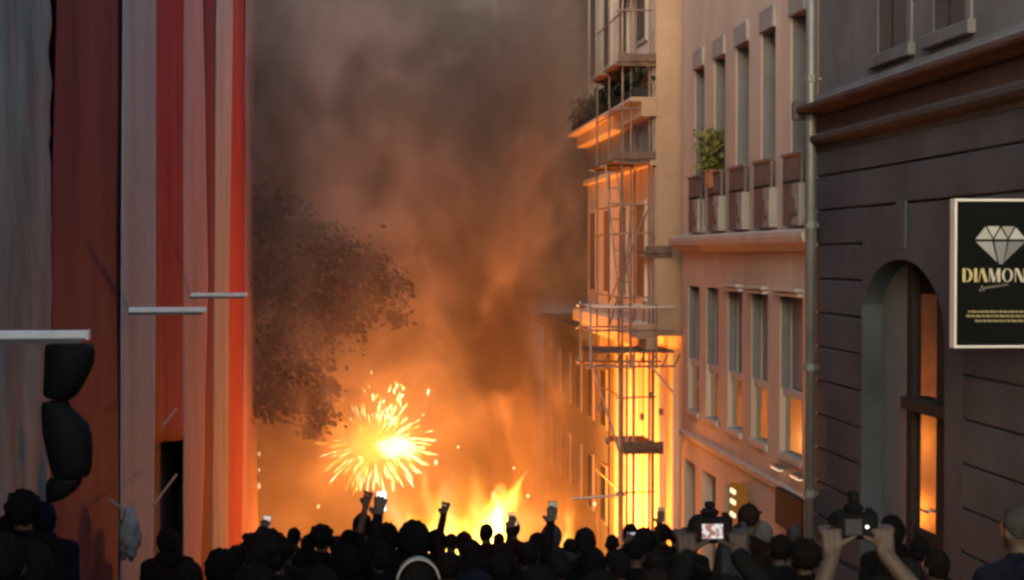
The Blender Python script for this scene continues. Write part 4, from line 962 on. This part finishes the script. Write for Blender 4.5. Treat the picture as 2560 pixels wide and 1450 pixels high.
# ------------------------------------------------------------------ firework
WY = 40.6
wc = at(945, 1112, Y=WY)
fw = empty('firework_burst', (wc.x, WY, wc.z), 'bursting yellow-white firework with radiating sparks above the crowd', 'firework')
spark = MB()
spark.path([(0, 0, 0), (0, 0, .7), (0, 0, 1)], [.10, .55, .0001], 6)
def spmesh(m, nm):
    o = spark.build(nm, m); me = o.data; bpy.data.objects.remove(o); return me
SM = [spmesh(emit('spark_yellow', (1, .64, .10), 1.5), 'spark'), spmesh(emit('spark_pale', (1, .85, .35), 2.2), 'spark'), spmesh(emit('spark_orange', (1, .5, .05), .7), 'spark')]
M_PX = WY / F
for k in range(250):
    th = rnd.uniform(0, 2 * math.pi); 
    if math.sin(th) > .25 and abs(math.cos(th)) > .25 and math.cos(th) < 0 and rnd.random() < .35: th = rnd.uniform(math.pi, 2 * math.pi)
    el = rnd.uniform(-.9, .9)
    d = Vector((math.cos(th) * math.cos(el), math.sin(el), math.sin(th) * math.cos(el)))
    rad = rnd.uniform(.35, 1.0) ** .6
    Rx, Rz = 150, (118 if math.sin(th) < 0 else 105)
    c0 = wc + Vector((d.x * Rx, d.y * 120, d.z * Rz)) * rad * M_PX * 1.0
    c0 += Vector((-10, 0, 0)) * M_PX
    L = rnd.uniform(18, 50) * M_PX * (.5 + .6 * rad); wd = rnd.uniform(1.1, 2.8) * M_PX
    o = bpy.data.objects.new('spark', SM[rnd.choice((0, 0, 1, 1, 2)) if d.x > -.4 else rnd.choice((0, 1, 2, 2))]); COL.objects.link(o); o.parent = fw
    o.location = c0 - wc - d * L * .5; o.rotation_mode = 'QUATERNION'; o.rotation_quaternion = (d + Vector((0, 0, -.12))).to_track_quat('Z', 'Y'); o.scale = (wd, wd, L)
for k in range(46):      # plume of sparks standing above the core
    px, py = 985 + rnd.gauss(-20, 26) , rnd.uniform(965, 1075); px += (1075 - py) * .12
    p = at(px, py, Y=WY + rnd.uniform(-.4, .4)); o = bpy.data.objects.new('spark', SM[rnd.choice((0, 1, 1))]); COL.objects.link(o); o.parent = fw
    d = Vector((rnd.gauss(.1, .35), rnd.gauss(0, .3), 1)).normalized(); L = rnd.uniform(8, 26) * M_PX; wd = rnd.uniform(2, 5) * M_PX
    o.location = p - wc; o.rotation_mode = 'QUATERNION'; o.rotation_quaternion = d.to_track_quat('Z', 'Y'); o.scale = (wd, wd, L)
c1 = at(990, 1118, Y=WY); c2 = at(930, 1112, Y=WY); c3 = at(975, 1060, Y=WY)
V_B = volemit('burst_core', (1, .82, .34), 2.6); V_B2 = volemit('burst_halo', (1, .5, .05), .13)
def blob(s_): return lambda d: 1 + .35 * mnoise.noise(d * 2 + Vector((s_, 0, 0))) + .2 * mnoise.noise(d * 5 + Vector((0, s_, 0)))
MB().ell(c1, (.5, .35, .3), 24, 18, blob(1)).build('hot_core', V_B, fw, True)
MB().ell(c1, (.85, .6, .62), 24, 18, blob(2)).build('halo', V_B2, fw, True)
MB().ell(c2, (.75, .6, .5), 24, 18, blob(3)).build('halo', V_B2, fw, True)
MB().ell(c3, (.5, .5, .65), 24, 18, blob(5)).build('halo', V_B2, fw, True)
lamp('firework_light', c2, 390, .5, fw, (1, .25, .03))
# embers drifting in the air; the upright row stands in for distant lights
for k, (px, py, s_) in enumerate(((928, 931, 4), (912, 978, 4), (905, 970, 2.5), (856, 998, 3.5), (1145, 1118, 3.5), (1090, 1156, 6), (796, 1266, 4.5), (1487, 1260, 5), (1320, 1240, 4), (1285, 1170, 3), (648, 1135, 5), (648, 1175, 4), (648, 1215, 6), (1058, 1037, 3.5), (1020, 1090, 3))):
    p = at(px, py, Y=WY - 1 if px != 648 else 39.5); s_ *= .75 if px != 648 else .55
    o = MB().ell(p, (s_ * M_PX, s_ * M_PX, s_ * M_PX * (1.4 if px != 648 else 2.4)), 8, 6, blob(k)).build('ember', emit('ember_glow', (1, .62, .28), .8))
    off = p.copy(); o.data.transform(Matrix.Translation(-off)); o.location = off
    tag(o, 'tiny glowing ember or distant light in the smoke', 'ember', 'embers in the air')

# ------------------------------------------------------------------ smoke
sm = bpy.data.materials.new('smoke_volume'); sm.use_nodes = True; n = sm.node_tree.nodes; l = sm.node_tree.links
n.remove(n['Principled BSDF'])
pvn = n.new('ShaderNodeVolumePrincipled'); l.new(pvn.outputs[0], n['Material Output'].inputs['Volume'])
pvn.inputs['Color'].default_value = (.70, .64, .60, 1); pvn.inputs['Anisotropy'].default_value = 0.0
tc = n.new('ShaderNodeTexCoord')
def mapr(src, a, b, c, d):
    m = n.new('ShaderNodeMapRange'); m.interpolation_type = 'SMOOTHSTEP'; m.clamp = True
    for i, v in enumerate((a, b, c, d)): m.inputs[i + 1].default_value = v
    l.new(src, m.inputs[0]); return m.outputs[0]
def math_(op, a, b):
    m = n.new('ShaderNodeMath'); m.operation = op
    for i, v in enumerate((a, b)):
        if isinstance(v, (int, float)): m.inputs[i].default_value = v
        else: l.new(v, m.inputs[i])
    return m.outputs[0]
sx = n.new('ShaderNodeSeparateXYZ'); l.new(tc.outputs['Object'], sx.inputs[0])
def noise_(scale, detail, dist, rot, sc3, loc=(0, 0, 0)):
    mp = n.new('ShaderNodeMapping'); mp.inputs['Scale'].default_value = sc3; mp.inputs['Rotation'].default_value = (0, R(rot), 0); mp.inputs['Location'].default_value = loc; l.new(tc.outputs['Object'], mp.inputs[0])
    nz = n.new('ShaderNodeTexNoise'); nz.inputs['Scale'].default_value = scale; nz.inputs['Detail'].default_value = detail; nz.inputs['Roughness'].default_value = .55; nz.inputs['Distortion'].default_value = dist
    l.new(mp.outputs[0], nz.inputs[0]); return nz.outputs['Fac']
X_, Y_, Z_ = sx.outputs['X'], sx.outputs['Y'], sx.outputs['Z']
nA = noise_(.2, 3, .8, 25, (1, .6, .75)); nB = noise_(.26, 3, 1.0, -30, (1, .7, .7), (3, 5, 1))
# thick lit bank behind the fire
bank = math_('MULTIPLY', mapr(math_('ADD', Y_, math_('MULTIPLY', nA, -9.0)), 41.0, 44.5, 0, 1), mapr(nA, .35, .65, .15, 1.0))
# darker drifting veils in front of it, higher up
veil = math_('MULTIPLY', mapr(nB, .48, .64, .0, .55), math_('MULTIPLY', mapr(Z_, -6.0, -2.5, 0.03, 1), mapr(Y_, 36.0, 38.5, 0, 1)))
# sooty column drifting up and over from the small fire
axis = math_('ADD', math_('MULTIPLY', Z_, -.40), 1.9)
off_ = math_('ABSOLUTE', math_('SUBTRACT', math_('ADD', X_, math_('MULTIPLY', math_('SUBTRACT', nA, .5), 7.0)), axis), 0)
soot = math_('MULTIPLY', mapr(off_, 2.1, .3, 0, 1), math_('MULTIPLY', mapr(Y_, 40.0, 42.0, 0, 1), mapr(Z_, 4.0, -1.0, 0, 1)))
soot = math_('MULTIPLY', soot, mapr(Z_, -8.0, -5.5, 0, 1))
lowfade = mapr(X_, 6.6, 3.0, .03, 1)
side = math_('MAXIMUM', lowfade, math_('MULTIPLY', mapr(Z_, -2.4, .5, 0, 1), mapr(Y_, 41.5, 45, .05, 1)))
hz_ = math_('MULTIPLY', mapr(X_, 3.0, -1.0, .0, .23), mapr(Z_, -7.0, -4.0, .25, 1))
dens = math_('MULTIPLY', math_('ADD', math_('ADD', math_('ADD', bank, math_('MULTIPLY', soot, .6)), veil), math_('ADD', .012, hz_)), side)
l.new(dens, pvn.inputs['Density'])
cm = n.new('ShaderNodeMix'); cm.data_type = 'RGBA'; nC = noise_(.62, 3, 1.6, -35, (1, .8, .7), (1, 2, 9)); l.new(mapr(math_('ADD', math_('MULTIPLY', nB, .55), math_('MULTIPLY', nC, .45)), .44, .55, 0, 1), cm.inputs[0])
cm2 = n.new('ShaderNodeMix'); cm2.data_type = 'RGBA'; l.new(mapr(soot, .05, .5, 0, 1), cm2.inputs[0]); cm2.inputs[7].default_value = (.10, .085, .08, 1)
cm.inputs[6].default_value = (.92, .86, .82, 1); cm.inputs[7].default_value = (.30, .275, .265, 1); l.new(cm.outputs[2], cm2.inputs[6]); l.new(cm2.outputs[2], pvn.inputs['Color'])
so_ = MB().box(-16, 16, 35.4, 64, gz(66) - 1, 15).build('smoke', sm)
tag(so_, 'thick brown and orange lit smoke filling the street', 'smoke', kind='stuff')
